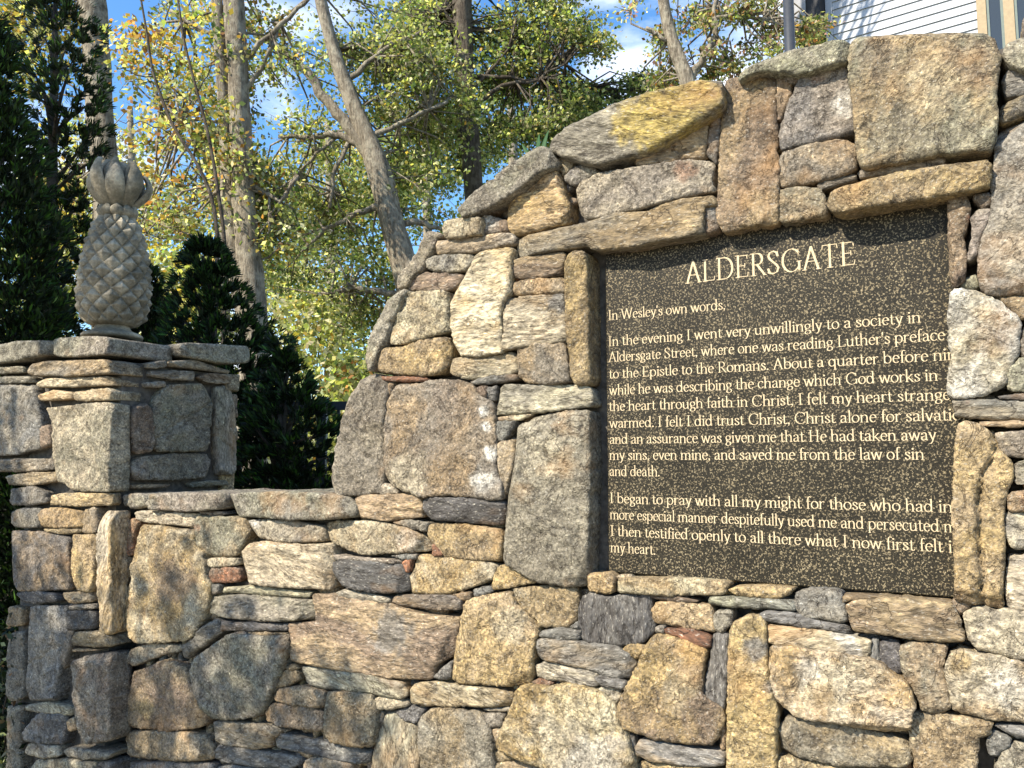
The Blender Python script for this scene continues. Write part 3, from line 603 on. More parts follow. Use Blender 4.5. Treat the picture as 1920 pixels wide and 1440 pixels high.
def stone_mesh(poly, frame, w, depth, code, px=None, step=0.0055, shrink=0.0, relief=1.0):
    """poly: outline in the face plane (metres); frame: (origin, e1, e2, normal). Returns vertices, faces, attributes."""
    _seed[0] += 1
    r = np.random.default_rng(_seed[0])
    O, e1, e2, nn = frame
    poly = np.array(poly, float)
    if ((poly[:, 0] * np.roll(poly[:, 1], -1) - np.roll(poly[:, 0], -1) * poly[:, 1]).sum()) < 0: poly = poly[::-1]
    ol = resample(chaikin(poly, 0.009), step)
    off = r.uniform(0, 40, 3)
    cen = ol.mean(0)
    e = np.c_[ol * 55 + off[:2], np.full(len(ol), off[2])]
    dirn = ol - cen; dirn /= np.linalg.norm(dirn, axis=1)[:, None] + 1e-9
    ol = ol + dirn * ((.5 - np.abs(pn(e))) * 0.0052 + pn(e * 2.6) * 0.0022 + 0.0008 - shrink)[:, None]
    mn, mx = ol.min(0), ol.max(0)
    hx = step; hy = step * 0.87
    gx, gy = np.meshgrid(np.arange(mn[0], mx[0], hx), np.arange(mn[1], mx[1], hy))
    gx = gx + (np.arange(gx.shape[0]) % 2)[:, None] * hx / 2
    g = np.c_[gx.ravel(), gy.ravel()] + r.uniform(-.18, .18, (gx.size, 2)) * hx
    g = g[inside(g, ol)]
    if len(g):
        g = g[seg_dist(g, ol) > step * 0.6]
    pts = np.vstack([ol, g]) if len(g) else ol
    n0 = len(ol)
    vs, es, fs, _, _, _ = delaunay_2d_cdt([Vector(q) for q in pts], [(i, (i + 1) % n0) for i in range(n0)], [], 1, 1e-6)
    V2 = np.array([(q[0], q[1]) for q in vs]); fs = [tuple(f) for f in fs]
    d = seg_dist(V2, ol)
    size = math.sqrt(max(1e-6, (mx - mn).prod())); thin = min(mx - mn)
    # bedding frame for grain
    grain = code[2]
    ang = r.normal(0, .10)
    if grain == 'v': ang += math.pi / 2
    if grain == 'g': ang = r.uniform(-.7, .7)
    ca, sa = math.cos(ang), math.sin(ang)
    lc = V2 - cen
    al = lc[:, 0] * ca + lc[:, 1] * sa; ac = -lc[:, 0] * sa + lc[:, 1] * ca
    st = 0.42 if grain in 'lv' else 1.0
    rr = min(r.uniform(.003, .0065), thin * .2)
    t = np.clip(d / rr, 0, 1)
    h = -rr * .85 * (1 - np.sqrt(np.clip(1 - (1 - t) ** 2, 0, 1)))
    q = np.c_[al * st, ac, np.zeros(len(al))]
    amp = relief * min(1.0, size / .16)
    h += amp * 0.0075 * pn(q * 10 + off)
    h += amp * (0.0048 if grain in 'lv' else 0.0034) * pn(q * 28 + off + 9)
    h += amp * 0.0075 * (.35 - np.abs(pn(q * 17 + off + 21)))
    h += relief * 0.0042 * (.35 - np.abs(pn(q * 44 + off + 31)))
    h += relief * 0.0024 * pn(q * 75 + off + 5)
    h += relief * 0.0014 * pn(q * 160 + off + 3)
    if grain in 'lv':
        s_ = ac * r.uniform(45, 80) + 1.2 * pn(q * 12 + off)
        h += relief * 0.0026 * (np.abs((s_ % 1) - .5) * 2 - .5)
    tl = r.normal(0, .032, 2)
    h += lc @ tl
    # a few broken planes near the rim
    for k in range(r.integers(4, 9)):
        ph = r.uniform(0, 2 * math.pi); dv = np.array([math.cos(ph), math.sin(ph)])
        pr = lc @ dv; ext = pr.max()
        s0 = ext * r.uniform(.78, .97); sl = r.uniform(.25, 1.1)
        cut = -(pr - s0) * sl + 0.0015 * pn(q * 40 + off + k)
        h = np.where(pr > s0, np.minimum(h, cut + 0.002), h)
    if px is not None and px[0] == (1790.0, 837.0):
        ck = np.array([wall_uz(x_, y_, w) for x_, y_ in ((1866, 838), (1843, 888), (1834, 945), (1836, 1000), (1839, 1055), (1841, 1133))])
        cx_ = np.interp(-V2[:, 1], -ck[:, 1], ck[:, 0]) + .004 * pn(np.c_[V2 * 30, V2[:, :1] * 0])
        h = h - .014 * np.exp(-((V2[:, 0] - cx_) / .004) ** 2) + np.where(V2[:, 0] < cx_, .006, -.003)
    if relief > .5:
        # worn crack
        if size > .16 and r.random() < .45:
            ph = r.uniform(0, math.pi); dv = np.array([math.cos(ph), math.sin(ph)])
            cd = lc @ dv - size * r.uniform(-.22, .22) + .012 * pn(q * 18 + off + 2)
            h -= 0.006 * np.exp(-(cd / 0.0035) ** 2)
    # rim loop
    edge = {}
    for f in fs:
        for i in range(len(f)):
            a, b = f[i], f[(i + 1) % len(f)]
            if (b, a) in edge: del edge[(b, a)]
            else: edge[(a, b)] = 1
    nxt = {a: b for a, b in edge}
    loop = []
    if nxt:
        s0 = next(iter(nxt)); c = s0
        while True:
            loop.append(c); c = nxt.get(c)
            if c is None or c == s0 or len(loop) > 9000: break
    V = O + V2[:, :1] * e1 + V2[:, 1:] * e2 + (w + h)[:, None] * nn
    TCv = np.c_[al * st, ac, h]
    verts = [V]; tcs = [TCv]; base = len(V)
    nr = max(3, int(depth / 0.014)) if depth < .12 else max(6, int(depth / 0.022))
    L2 = V2[loop]; hl = h[loop]; prev = loop
    lcx = L2 - cen; outd = lcx / (np.linalg.norm(lcx, axis=1)[:, None] + 1e-9)
    faces = list(fs)
    for k in range(1, nr + 1):
        z = -depth * k / nr
        wob = 0.004 * pn(np.c_[L2 * 22 + off[:2], np.full(len(L2), z * 22)]) + 0.0018 * pn(np.c_[L2 * 60 + off[:2], np.full(len(L2), z * 60)])
        wob = wob * min(1, k / 2) - (0.002 if depth < .12 else 0) * k / nr
        P2 = L2 + outd * wob[:, None]
        hh = hl * (1 - k / nr) + z
        verts.append(O + P2[:, :1] * e1 + P2[:, 1:] * e2 + (w + hh)[:, None] * nn)
        a2 = (P2 - cen)[:, 0] * ca + (P2 - cen)[:, 1] * sa; c2 = -(P2 - cen)[:, 0] * sa + (P2 - cen)[:, 1] * ca
        tcs.append(np.c_[a2 * st + 0.0, c2, hh])
        cur = [base + i for i in range(len(loop))]; base += len(loop)
        m = len(loop)
        for i in range(m):
            j = (i + 1) % m
            faces.append((prev[j], prev[i], cur[i], cur[j]))
        prev = cur
    faces.append(tuple(prev[::-1]))
    verts = np.vstack(verts); tcs = np.vstack(tcs) + off * 0.37 + np.array([r.uniform(0, 9), r.uniform(0, 9), r.uniform(0, 9)])
    jit = r.uniform(.84, 1.16); hue = r.normal(1, .018, 3)
    A = np.array(PAL[code[0]]) * jit * hue; B = np.array(PAL[code[1]]) * jit * hue
    if code[0] == code[1]: B = A * r.uniform(.6, .8)
    Ca = np.tile(A, (len(verts), 1)); Cb = np.tile(B, (len(verts), 1))
    if px is not None:
        P = np.array(px, float)
        for (x, y, rad, tone, s_) in PATCH:
            if P[:, 0].min() - 2 < x < P[:, 0].max() + 2 and P[:, 1].min() - 2 < y < P[:, 1].max() + 2 and inside(np.array([[x, y]], float), P)[0]:
                rel = verts - EYEV
                fw = rel[:, 1] * CT + rel[:, 2] * ST
                qx = 960 + F * rel[:, 0] / fw; qy = 720 - F * (-rel[:, 1] * ST + rel[:, 2] * CT) / fw
                dd = np.hypot(qx - x, (qy - y)) / rad + 0.6 * pn(np.c_[verts * 16 + off])+ 0.5 * pn(np.c_[verts * 60 + off])
                f_ = np.clip((1.2 - dd) / .5, 0, 1)[:, None] * s_
                Ca = Ca * (1 - f_) + np.array(PAL[tone]) * f_; Cb = Cb * (1 - f_) + np.array(PAL[tone]) * .82 * f_
    return verts, faces, dict(ca=('C', Ca), cb=('C', Cb), tc=('V', tcs))
def merge(items):
    V = []; Fc = []; at_ = dict(ca=[], cb=[], tc=[]); n = 0
    for v, f, a in items:
        V.append(v); Fc += [tuple(i + n for i in q) for q in f]; n += len(v)
        for k in at_: at_[k].append(a[k][1])
    return np.vstack(V), Fc, dict(ca=('C', np.vstack(at_['ca'])), cb=('C', np.vstack(at_['cb'])), tc=('V', np.vstack(at_['tc'])))
def parse(txt):
    out = []
    for ln in txt.strip().splitlines():
        hd, pts = ln.split(':'); tk = hd.split()
        o = dict(code=tk[0], w=0.0, d=None, n='stone', x=None)
        for q in tk[1:]:
            k, v = q.split('=')
            if k == 'n': o['n'] = {'coping': 'coping_stone', 'cap': 'cap_stone'}[v]
            elif k == 'w': o['w'] = float(v) / 100
            elif k == 'd': o['d'] = float(v) / 100
            elif k == 'x': o['x'] = float(v)
        o['px'] = [tuple(float(c) for c in q.split(',')) for q in pts.split()]
        out.append(o)
    return out
def area(p):
    p = np.array(p); return abs((p[:, 0] * np.roll(p[:, 1], -1) - np.roll(p[:, 0], -1) * p[:, 1]).sum()) / 2

WF = (P0, R_, np.array([0, 0, 1.0]), N_)
TONE_LABEL = {'R': 'rust red stone', 'W': 'bleached white stone', 'S': 'dark slate coloured stone'}

def fill_rows(u0, u1, top, bot, rnd, hmin=.05, hmax=.13, lmin=.09, lmax=.3):
    """irregular coursed rubble for the stretches of the same masonry next to what the photograph shows"""
    out = []; z = bot
    while z < 2.6:
        hh = rnd.uniform(hmin, hmax); u = u0 + rnd.uniform(-.05, 0)
        while u < u1:
            ll = rnd.uniform(lmin, lmax)
            a, b = max(u, u0), min(u + ll, u1)
            if b - a > .035:
                tp = min(top(a + .01), top((a + b) / 2), top(b - .01))
                zt = min(z + hh, tp)
                if zt - z > .022:
                    g = .005; j = lambda s=.008: rnd.uniform(-s, s)
                    out.append([(a + g + j(), z + g + j(.004)), ((a + b) / 2 + j(.02), z + g + j(.004)), (b - g + j(), z + g + j(.004)),
                                (b - g + j(), (z + zt) / 2), (b - g + j(), zt - g + j(.004)), ((a + b) / 2 + j(.02), zt - g + j(.006)), (a + g + j(), zt - g + j(.004)), (a + g + j(), (z + zt) / 2)])
            u += ll
        z += hh
        if z > max(top(q) for q in np.linspace(u0, u1, 12)): break
    return out
CODES = ['TYg', 'GTg', 'YTl', 'LTg', 'COl', 'TGl', 'CTl', 'GOg', 'LYg', 'SCl', 'BTg', 'OTg']

# ------------------------------------------------------------------ the arched wall
wall_root = thing('stone_wall', 'tan and grey fieldstone wall rising in an arch around the dark engraved plaque', 'wall', tuple(W(0, 0, -.15)))
ws = parse(WALL)
for s in ws:
    rz = random.Random(hash(s['px'][0]) & 0xffff)
    s['w'] += rz.uniform(-.006, .006)
    s['uz'] = [wall_uz(x, y, s['w']) for x, y in s['px']]
    s['A'] = area(s['uz'])
big = sorted(range(len(ws)), key=lambda i: -(ws[i]['A'] + (10 if ws[i]['n'] != 'stone' else 0)))[:112]
ncop = sum(ws[i]['n'] != 'stone' for i in big)
big = set(big[:min(len(big), 96 + ncop)])
small = []
for i, s in enumerate(ws):
    v, f, a = stone_mesh(s['uz'], WF, s['w'], s['d'] or .10, s['code'], s['px'])
    if i in big:
        o = mesh_obj(s['n'], local(v, wall_root), f, M_STONE, wall_root, True, a)
        if s['code'][0] in TONE_LABEL: o['label'] = TONE_LABEL[s['code'][0]]
    else:
        small.append((v, f, a))
# the same wall goes on past the right edge of the view and down to the ground
topL = [(q[0], q[1]) for q in [wall_uz(x, y, 0) for x, y in [(240, 928), (600, 924), (618, 905), (650, 780), (690, 650), (742, 550), (800, 432), (860, 385), (950, 310), (1030, 262), (1160, 190), (1350, 146), (1480, 98), (1600, 72), (1745, 62)]]]
tu = np.array([q[0] for q in topL]); tz = np.array([q[1] for q in topL])
UC = tu[-1]; UR = wall_uz(1964, 800, 0)[0]
U0 = wall_uz(235, 930, 0)[0]
def arch_top(u):
    return float(np.interp(u if u <= UC else 2 * UC - u, tu, tz))
UEND = 2 * UC - (tu[2] - .55)
frnd = random.Random(11)
for p in fill_rows(UR + .004, UEND, arch_top, 0.02, frnd):
    dd = .30 if max(q[1] for q in p) > arch_top(p[1][0]) - .03 else .085
    small.append(stone_mesh(p, WF, frnd.uniform(-.008, .014), dd, frnd.choice(CODES), None, 0.012))
bl = [wall_uz(x, 1469, 0) for x in range(230, 1990, 60)]
bu = np.array([q[0] for q in bl]); bz = np.array([q[1] for q in bl])
for p in fill_rows(U0 + .01, UR, lambda u: float(np.interp(u, bu, bz)) - .004, 0.02, frnd, lmax=.34):
    small.append(stone_mesh(p, WF, frnd.uniform(-.008, .014), .085, frnd.choice(CODES), None, 0.013))
# chips and slivers pinned into the joints, set back from the faces
crnd = random.Random(5)
pqz = (wall_uz(1150, 1066, 0)[1], wall_uz(1150, 470, 0)[1]); pqu = (wall_uz(1110, 780, 0)[0], wall_uz(1800, 780, 0)[0])
nch = 0
while nch < 900:
    u = crnd.uniform(U0 + .03, UR + .2); zz = crnd.uniform(.35, arch_top(u) - .07)
    if u < UR and zz < float(np.interp(u, bu, bz)) - .05: continue
    if pqu[0] - .03 < u < pqu[1] + .02 and pqz[0] - .02 < zz < pqz[1] + .05: continue
    a_, b_ = crnd.uniform(.012, .035), crnd.uniform(.006, .016)
    if crnd.random() < .35: a_, b_ = b_, a_
    k_ = crnd.randint(5, 7); ph = crnd.uniform(0, 6)
    pp = [(u + a_ * math.cos(ph + 6.283 * i / k_) * crnd.uniform(.75, 1.1), zz + b_ * math.sin(ph + 6.283 * i / k_) * crnd.uniform(.75, 1.1)) for i in range(k_)]
    small.append(stone_mesh(pp, WF, crnd.uniform(-.034, -.020), .045, crnd.choice(['GTg', 'TYg', 'CTl', 'BTg', 'LTg', 'CCg', 'RTg']), None, .0075)); nch += 1
v, f, a = merge(small)
o = mesh_obj('small_stones', local(v, wall_root), f, M_STONE, wall_root, True, a)
o['kind'] = 'stuff'
# hearting and mortar behind the facing
def prism(pts_uz, w0, w1, name, mat, root):
    n = len(pts_uz)
    v = [W(u, z, w0) for u, z in pts_uz] + [W(u, z, w1) for u, z in pts_uz]
    f = [tuple(range(n)), tuple(range(2 * n - 1, n - 1, -1))] + [(i, i + n, (i + 1) % n + n, (i + 1) % n) for i in range(n)]
    return mesh_obj(name, local(v, root), f, mat, root, False)
core = [(U0 + .002, 0.0), (U0 + .002, tz[0] - .06)]
core += [(u, z - .06) for u, z in zip(tu[1:3], tz[1:3])]
for u, z in zip(tu[3:], tz[3:]):
    core.append((u + (.05 if u < UC - .9 else .02), z - .06))
rgt = [(2 * UC - u, z) for u, z in core[2:-1]][::-1]
core += rgt + [(UEND - .04, tz[0] - .06), (UEND - .04, 0.0)]
prism(core, -.060, -.285, 'mortar_core', M_MORTAR, wall_root)

# ------------------------------------------------------------------ the plaque
PW = -.036
pu0 = wall_uz(1138, 780, PW)[0]; pu1 = wall_uz(1822, 780, PW)[0]
pz0 = wall_uz(1144.6, 1073, PW)[1]; pz1 = wall_uz(1142, 428, PW)[1]
plaque = thing('engraved_plaque', 'dark speckled granite plaque with pale engraved lettering set in the arched stone wall', 'plaque', tuple(W((pu0 + pu1) / 2, pz0, PW - .02)))
mb = MB(); bv = .0025
def slab(u0, u1, z0, z1, wb, wf, b):
    c = [W(u0, z0, wb), W(u1, z0, wb), W(u1, z1, wb), W(u0, z1, wb),
         W(u0, z0, wf - b), W(u1, z0, wf - b), W(u1, z1, wf - b), W(u0, z1, wf - b),
         W(u0 + b, z0 + b, wf), W(u1 - b, z0 + b, wf), W(u1 - b, z1 - b, wf), W(u0 + b, z1 - b, wf)]
    return c, [(3, 2, 1, 0), (0, 1, 5, 4), (1, 2, 6, 5), (2, 3, 7, 6), (3, 0, 4, 7), (4, 5, 9, 8), (5, 6, 10, 9), (6, 7, 11, 10), (7, 4, 8, 11), (8, 9, 10, 11)]
mb.add(*slab(pu0, pu1, pz0, pz1, PW - .019, PW, bv))
mb.build('slab', M_GRANITE, plaque)

def E(cx, cy, rx, ry, a0, a1, n=14):
    return [(cx + rx * math.cos(math.radians(a0 + (a1 - a0) * i / n)), cy + ry * math.sin(math.radians(a0 + (a1 - a0) * i / n))) for i in range(n + 1)]
def sf(x, y, l=9): return ('s', [(x - l, y), (x + l, y)])
def fl(x, y): return ('s', [(x - 10, y - 5), (x, y)])
G_ = {
 'a': (52, [[(9, 48), (12, 58), (23, 63), (34, 59), (38, 48), (38, 9), (43, 1), (49, 3)], [(38, 37), (24, 33), (11, 26), (8, 14), (12, 4), (20, 0), (30, 4), (38, 14)]]),
 'b': (59, [[(11, 4), (11, 104)], E(30, 32, 22, 32, 150, -152), fl(11, 104)]),
 'c': (48, [E(27, 32, 21, 32, 42, 318)]),
 'd': (60, [E(26, 32, 20, 32, 28, 332), [(46, 104), (46, 2)], fl(46, 104), ('s', [(46, 2), (55, 2)])]),
 'e': (49, [('s', [(7, 36), (43, 38)]), E(26, 32, 19, 32, 10, 318)]),
 'f': (33, [[(15, 0), (15, 82), (18, 97), (26, 104), (36, 99)], ('s', [(4, 62), (31, 62)]), sf(15, 0)]),
 'g': (50, [E(24, 42, 17, 21, 0, 360), [(15, 25), (10, 16), (16, 8), (36, 5), (45, -6), (39, -23), (23, -29), (9, -24), (6, -13), (14, 1)], ('s', [(36, 57), (48, 62)])]),
 'h': (60, [[(11, 0), (11, 104)], [(11, 46), (20, 58), (32, 63), (43, 57), (47, 44), (47, 0)], sf(11, 0), sf(47, 0), fl(11, 104)]),
 'i': (26, [[(13, 0), (13, 63)], sf(13, 0), fl(13, 63), ('d', (13, 88))]),
 'k': (56, [[(11, 0), (11, 104)], [(44, 62), (14, 28)], [(22, 35), (49, 0)], sf(11, 0), sf(48, 0, 7), sf(43, 62, 7), fl(11, 104)]),
 'l': (26, [[(13, 0), (13, 104)], sf(13, 0), fl(13, 104)]),
 'm': (90, [[(11, 0), (11, 63)], [(11, 46), (20, 58), (30, 63), (40, 57), (44, 44), (44, 0)], [(44, 46), (53, 58), (63, 63), (73, 57), (77, 44), (77, 0)], sf(11, 0), sf(44, 0), sf(77, 0), fl(11, 63)]),
 'n': (60, [[(11, 0), (11, 63)], [(11, 46), (20, 58), (32, 63), (43, 57), (47, 44), (47, 0)], sf(11, 0), sf(47, 0), fl(11, 63)]),
 'o': (55, [E(27, 32, 22, 32, 0, 360)]),
 'p': (59, [[(11, -30), (11, 63)], E(30, 32, 22, 32, 150, -152), sf(11, -30), fl(11, 63)]),
 'q': (58, [E(26, 32, 20, 32, 28, 332), [(46, 63), (46, -30)], sf(46, -30)]),
 'r': (41, [[(11, 0), (11, 63)], [(11, 44), (18, 57), (29, 63), (38, 58)], sf(11, 0), fl(11, 63)]),
 's': (42, [[(34, 48), (31, 59), (22, 63), (11, 59), (9, 48), (16, 39), (29, 28), (36, 18), (33, 6), (22, 0), (11, 3), (7, 15)]]),
 't': (36, [[(15, 80), (15, 10), (20, 1), (28, 1), (34, 8)], ('s', [(4, 62), (32, 62)])]),
 'u': (60, [[(11, 62), (11, 14), (17, 3), (28, 0), (39, 6), (46, 18)], [(46, 62), (46, 2)], fl(11, 62), fl(46, 62), ('s', [(46, 1), (55, 1)])]),
 'v': (50, [[(8, 62), (26, 0)], [(26, 0), (44, 62)], sf(8, 62, 7), sf(44, 62, 7)]),
 'w': (76, [[(6, 62), (22, 0)], [(22, 0), (37, 60)], [(37, 60), (54, 0)], [(54, 0), (70, 62)], sf(6, 62, 7), sf(70, 62, 7), sf(37, 62, 6)]),
 'y': (50, [[(8, 62), (27, 2)], [(44, 62), (24, -12), (16, -27), (5, -27)], sf(8, 62, 7), sf(44, 62, 7)]),
 'I': (38, [[(19, 0), (19, 100)], sf(19, 0, 12), sf(19, 100, 12)]),
 'A': (76, [[(10, 0), (38, 100)], [(38, 100), (66, 0)], ('s', [(20, 36), (55, 36)]), sf(10, 0), sf(66, 0)]),
 'L': (64, [[(17, 0), (17, 100)], ('s', [(17, 2), (57, 2), (60, 20)]), sf(17, 0, 11), sf(17, 100, 11)]),
 'D': (84, [[(17, 0), (17, 100)], [(17, 99), (38, 99)] + E(40, 50, 35, 49, 85, -85) + [(38, 1), (17, 1)], sf(12, 0, 7), sf(12, 100, 7)]),
 'E': (66, [[(17, 0), (17, 100)], ('s', [(17, 98), (55, 98), (57, 82)]), ('s', [(17, 52), (46, 52)]), ('s', [(46, 62), (46, 42)]), ('s', [(17, 2), (57, 2), (61, 20)]), sf(12, 0, 7), sf(12, 100, 7)]),
 'R': (72, [[(17, 0), (17, 100)], [(17, 99), (34, 99)] + E(35, 74, 20, 25, 85, -85) + [(34, 49), (17, 49)], [(33, 49), (64, 1)], sf(17, 0, 10), sf(12, 100, 7), sf(66, 0, 7)]),
 'S': (60, [[(49, 78), (45, 94), (31, 101), (16, 95), (10, 80), (17, 65), (42, 40), (51, 25), (45, 7), (29, -1), (14, 5), (8, 23)], ('s', [(49, 76), (49, 98)]), ('s', [(8, 4), (8, 24)])]),
 'G': (88, [E(46, 50, 37, 51, 42, 330), [(77, 6), (77, 42)], sf(77, 43, 10), ('s', [(74, 72), (74, 98)])]),
 'T': (72, [[(36, 0), (36, 100)], ('s', [(6, 80), (8, 98), (64, 98), (66, 80)]), sf(36, 0, 12)]),
 'W': (108, [[(8, 100), (31, 0)], [(31, 0), (54, 98)], [(54, 98), (78, 0)], [(78, 0), (100, 100)], sf(8, 100), sf(100, 100), sf(54, 100, 8)]),
 'H': (84, [[(17, 0), (17, 100)], [(66, 0), (66, 100)], ('s', [(17, 52), (66, 52)]), sf(17, 0, 11), sf(17, 100, 11), sf(66, 0, 11), sf(66, 100, 11)]),
 'C': (82, [E(46, 50, 37, 51, 42, 318), ('s', [(73, 70), (73, 98)])]),
 "'": (18, [[(10, 102), (8, 80)]]), ',': (22, [('d', (10, 5)), ('s', [(13, 3), (12, -6), (6, -15)])]), '.': (22, [('d', (10, 5))]), ' ': (27, []),
}
def glyph(ch, T, t_):
    quads = []
    def stroke(pts, const=None):
        for a, b in zip(pts[:-1], pts[1:]):
            a = np.array(a, float); b = np.array(b, float); d = b - a; L_ = np.linalg.norm(d)
            if L_ < 1e-6: continue
            d /= L_
            w_ = const or (t_ + (T - t_) * abs(d[0] * math.sin(math.radians(14)) - d[1] * math.cos(math.radians(14))) ** 1.3)
            n = np.array([-d[1], d[0]]) * w_ / 2; ex = d * w_ * .22
            quads.append([a - n - ex, b - n + ex, b + n + ex, a + n - ex])
    for s in G_[ch][1]:
        if isinstance(s, tuple) and s[0] == 's': stroke(s[1], t_ * 1.15)
        elif isinstance(s, tuple) and s[0] == 'd': quads.append([np.array(q) for q in E(s[1][0], s[1][1], 7.2, 7.2, 0, 315, 7)])
        else: stroke(s)
    vs = []; fs = []
    for q in quads:
        fs.append(list(range(len(vs), len(vs) + len(q)))); vs += [Vector((p[0], p[1])) for p in q]
    if not vs: return np.zeros((0, 2)), []
    V, _, Fc, _, _, src = delaunay_2d_cdt(vs, [], fs, 0, 1e-4)
    return np.array([(q[0], q[1]) for q in V]), [tuple(f) for f, o in zip(Fc, src) if len(o)]
_gc = {}
def text_width(s): return sum(G_[c][0] for c in s)
def line(name, text, p0, p1, upto, cap, T=8.6, t_=3.4):
    """p0, p1: baseline pixels at the start and at the end of the first `upto` letters"""
    u0, z0 = wall_uz(*p0, PW); u1, z1 = wall_uz(*p1, PW)
    vis = text[:upto] if upto else text
    sx = (u1 - u0) / text_width(vis); sy = cap / 100; z = (z0 + z1) / 2
    V = []; Fc = []; x = 0
    for ch in text:
        key = (ch, T, t_)
        if key not in _gc: _gc[key] = glyph(*key)
        g, fs = _gc[key]
        if len(g):
            n = len(V); m = len(g)
            V += [W(u0 + (x + q[0]) * sx, z + q[1] * sy, PW + .0006) for q in g]
            Fc += [tuple(i + n for i in q) for q in fs]
        x += G_[ch][0]
    return mesh_obj(name, local(V, plaque), Fc, M_LETTER, plaque, False)
CAP = .0224
line('heading_lettering', 'ALDERSGATE', (1285, 531.7), (1606, 495.6), None, .0468, 9.5, 2.8)
for args in [
    ("In Wesley's own words,", (1140, 598.3), (1361, 582), None),
    ("In the evening I went very unwillingly to a society in", (1140, 649.2), (1727.5, 604), None),
    ("Aldersgate Street, where one was reading Luther's preface", (1141, 679.7), (1772.5, 636), None),
    ("to the Epistle to the Romans. About a quarter before nine,", (1142, 710.8), (1776, 673.8), 55),
    ("while he was describing the change which God works in", (1142.5, 740.4), (1759.5, 713.3), None),
    ("the heart through faith in Christ, I felt my heart strangely", (1142, 771.3), (1783, 748.7), 58),
    ("warmed. I felt I did trust Christ, Christ alone for salvation", (1142.7, 802.5), (1786, 787.4), 59),
    ("and an assurance was given me that He had taken away", (1142.7, 832), (1756, 825.2), None),
    ("my sins, even mine, and saved me from the law of sin", (1142.7, 861.7), (1734, 861.7), None),
    ("and death.", (1142.7, 892.5), (1238, 892.6), None),
    ("I began to pray with all my might for those who had in a", (1143, 942.9), (1768, 960.2), 53),
    ("more especial manner despitefully used me and persecuted me.", (1143.8, 973.8), (1762, 996), 56),
    ("I then testified openly to all there what I now first felt in", (1144, 1004.2), (1758, 1034), 57),
    ("my heart.", (1145, 1035.4), (1230, 1039.4), None)]:
    line('lettering', args[0], args[1], args[2], args[3], CAP)

# ------------------------------------------------------------------ the pillar
pw_pt = hit(205, 930, P0 + R_ * U0, R_)
PWP = float(np.dot(pw_pt - P0, N_))              # the pillar's front stands this far ahead of the wall
PF = (P0, R_, np.array([0, 0, 1.0]), N_)
SO = P0 + R_ * U0 + N_ * PWP
SFR = (SO, -N_, np.array([0, 0, 1.0]), R_)
def side_vz(x, y, w):
    p = hit(x, y, SO + R_ * w, R_); return float(np.dot(p - SO, -N_)), p[2]
VD = side_vz(446, 800, 0)[0]
pil_root = thing('stone_pillar', 'square fieldstone gate pillar with overhanging cap stones under the carved pineapple', 'pillar', tuple(SO - R_ * .3 - N_ * VD / 2))
fs_ = parse(FRONT); rest = []
for s in fs_:
    uz = [wall_uz(x, y, PWP + s['w']) for x, y in s['px']]
    s['uz'] = uz; s['A'] = area(uz)
    d = s['d'] or .1
    if s['x']:
        yy = np.mean([q[1] for q in s['px']]); d = side_vz(s['x'], yy, 0)[0] + s['w']
    v, f, a = stone_mesh(uz, PF, PWP + s['w'], d, s['code'], s['px'])
    if s['A'] > .0018 or s['n'] != 'stone':
        o = mesh_obj(s['n'], local(v, pil_root), f, M_STONE, pil_root, True, a)
        if s['code'][0] in TONE_LABEL: o['label'] = TONE_LABEL[s['code'][0]]
    else: rest.append((v, f, a))
for s in parse(SIDE):
    vz = [side_vz(x, y, s['w']) for x, y in s['px']]
    v, f, a = stone_mesh(vz, SFR, s['w'], s['d'] or .08, s['code'], s['px'])
    if area(vz) > .0018 or s['n'] != 'stone': mesh_obj(s['n'], local(v, pil_root), f, M_STONE, pil_root, True, a)
    else: rest.append((v, f, a))
UL = wall_uz(14, 960, PWP)[0]
zc = wall_uz(14, 1472, PWP)[1]
for p in fill_rows(UL, U0 - .004, lambda u: zc - .004, .02, frnd, lmax=.26):
    rest.append(stone_mesh(p, PF, PWP + frnd.uniform(-.006, .01), .2, frnd.choice(CODES), None, .013))
# left and back faces of the same pillar
LF = (P0 + R_ * UL + N_ * PWP, -N_, np.array([0, 0, 1.0]), -R_)
BF = (P0 + R_ * UL + N_ * (PWP - VD), R_, np.array([0, 0, 1.0]), -N_)
ztop = wall_uz(205, 672, PWP)[1]
for p in fill_rows(.10, VD, lambda u: ztop, .02, frnd): rest.append(stone_mesh(p, LF, frnd.uniform(-.004, .008), .06, frnd.choice(CODES), None, .016))
for p in fill_rows(0.0, U0 - UL, lambda u: ztop, .02, frnd): rest.append(stone_mesh(p, BF, frnd.uniform(-.004, .008), .06, frnd.choice(CODES), None, .016))
v, f, a = merge(rest)
o = mesh_obj('small_stones', local(v, pil_root), f, M_STONE, pil_root, True, a); o['kind'] = 'stuff'
mb = MB()
UL2 = wall_uz(-26, 760, PWP)[0]
mb.box(W(UL + .03, 0, PWP - .045), R_ * (U0 - UL - .06), -N_ * (VD - .08), (0, 0, ztop - .01))
zl = wall_uz(0, 885, PWP)[1]
mb.box(W(UL2, zl, PWP - .048), R_ * (UL - UL2 + .02), -N_ * (VD * .5), (0, 0, ztop - .015 - zl))
mb.build('mortar_core', M_MORTAR, pil_root)
# bed of cap stones behind the front ones
cz0 = wall_uz(150, 668, PWP)[1]; cz1 = wall_uz(150, 636, PWP)[1]

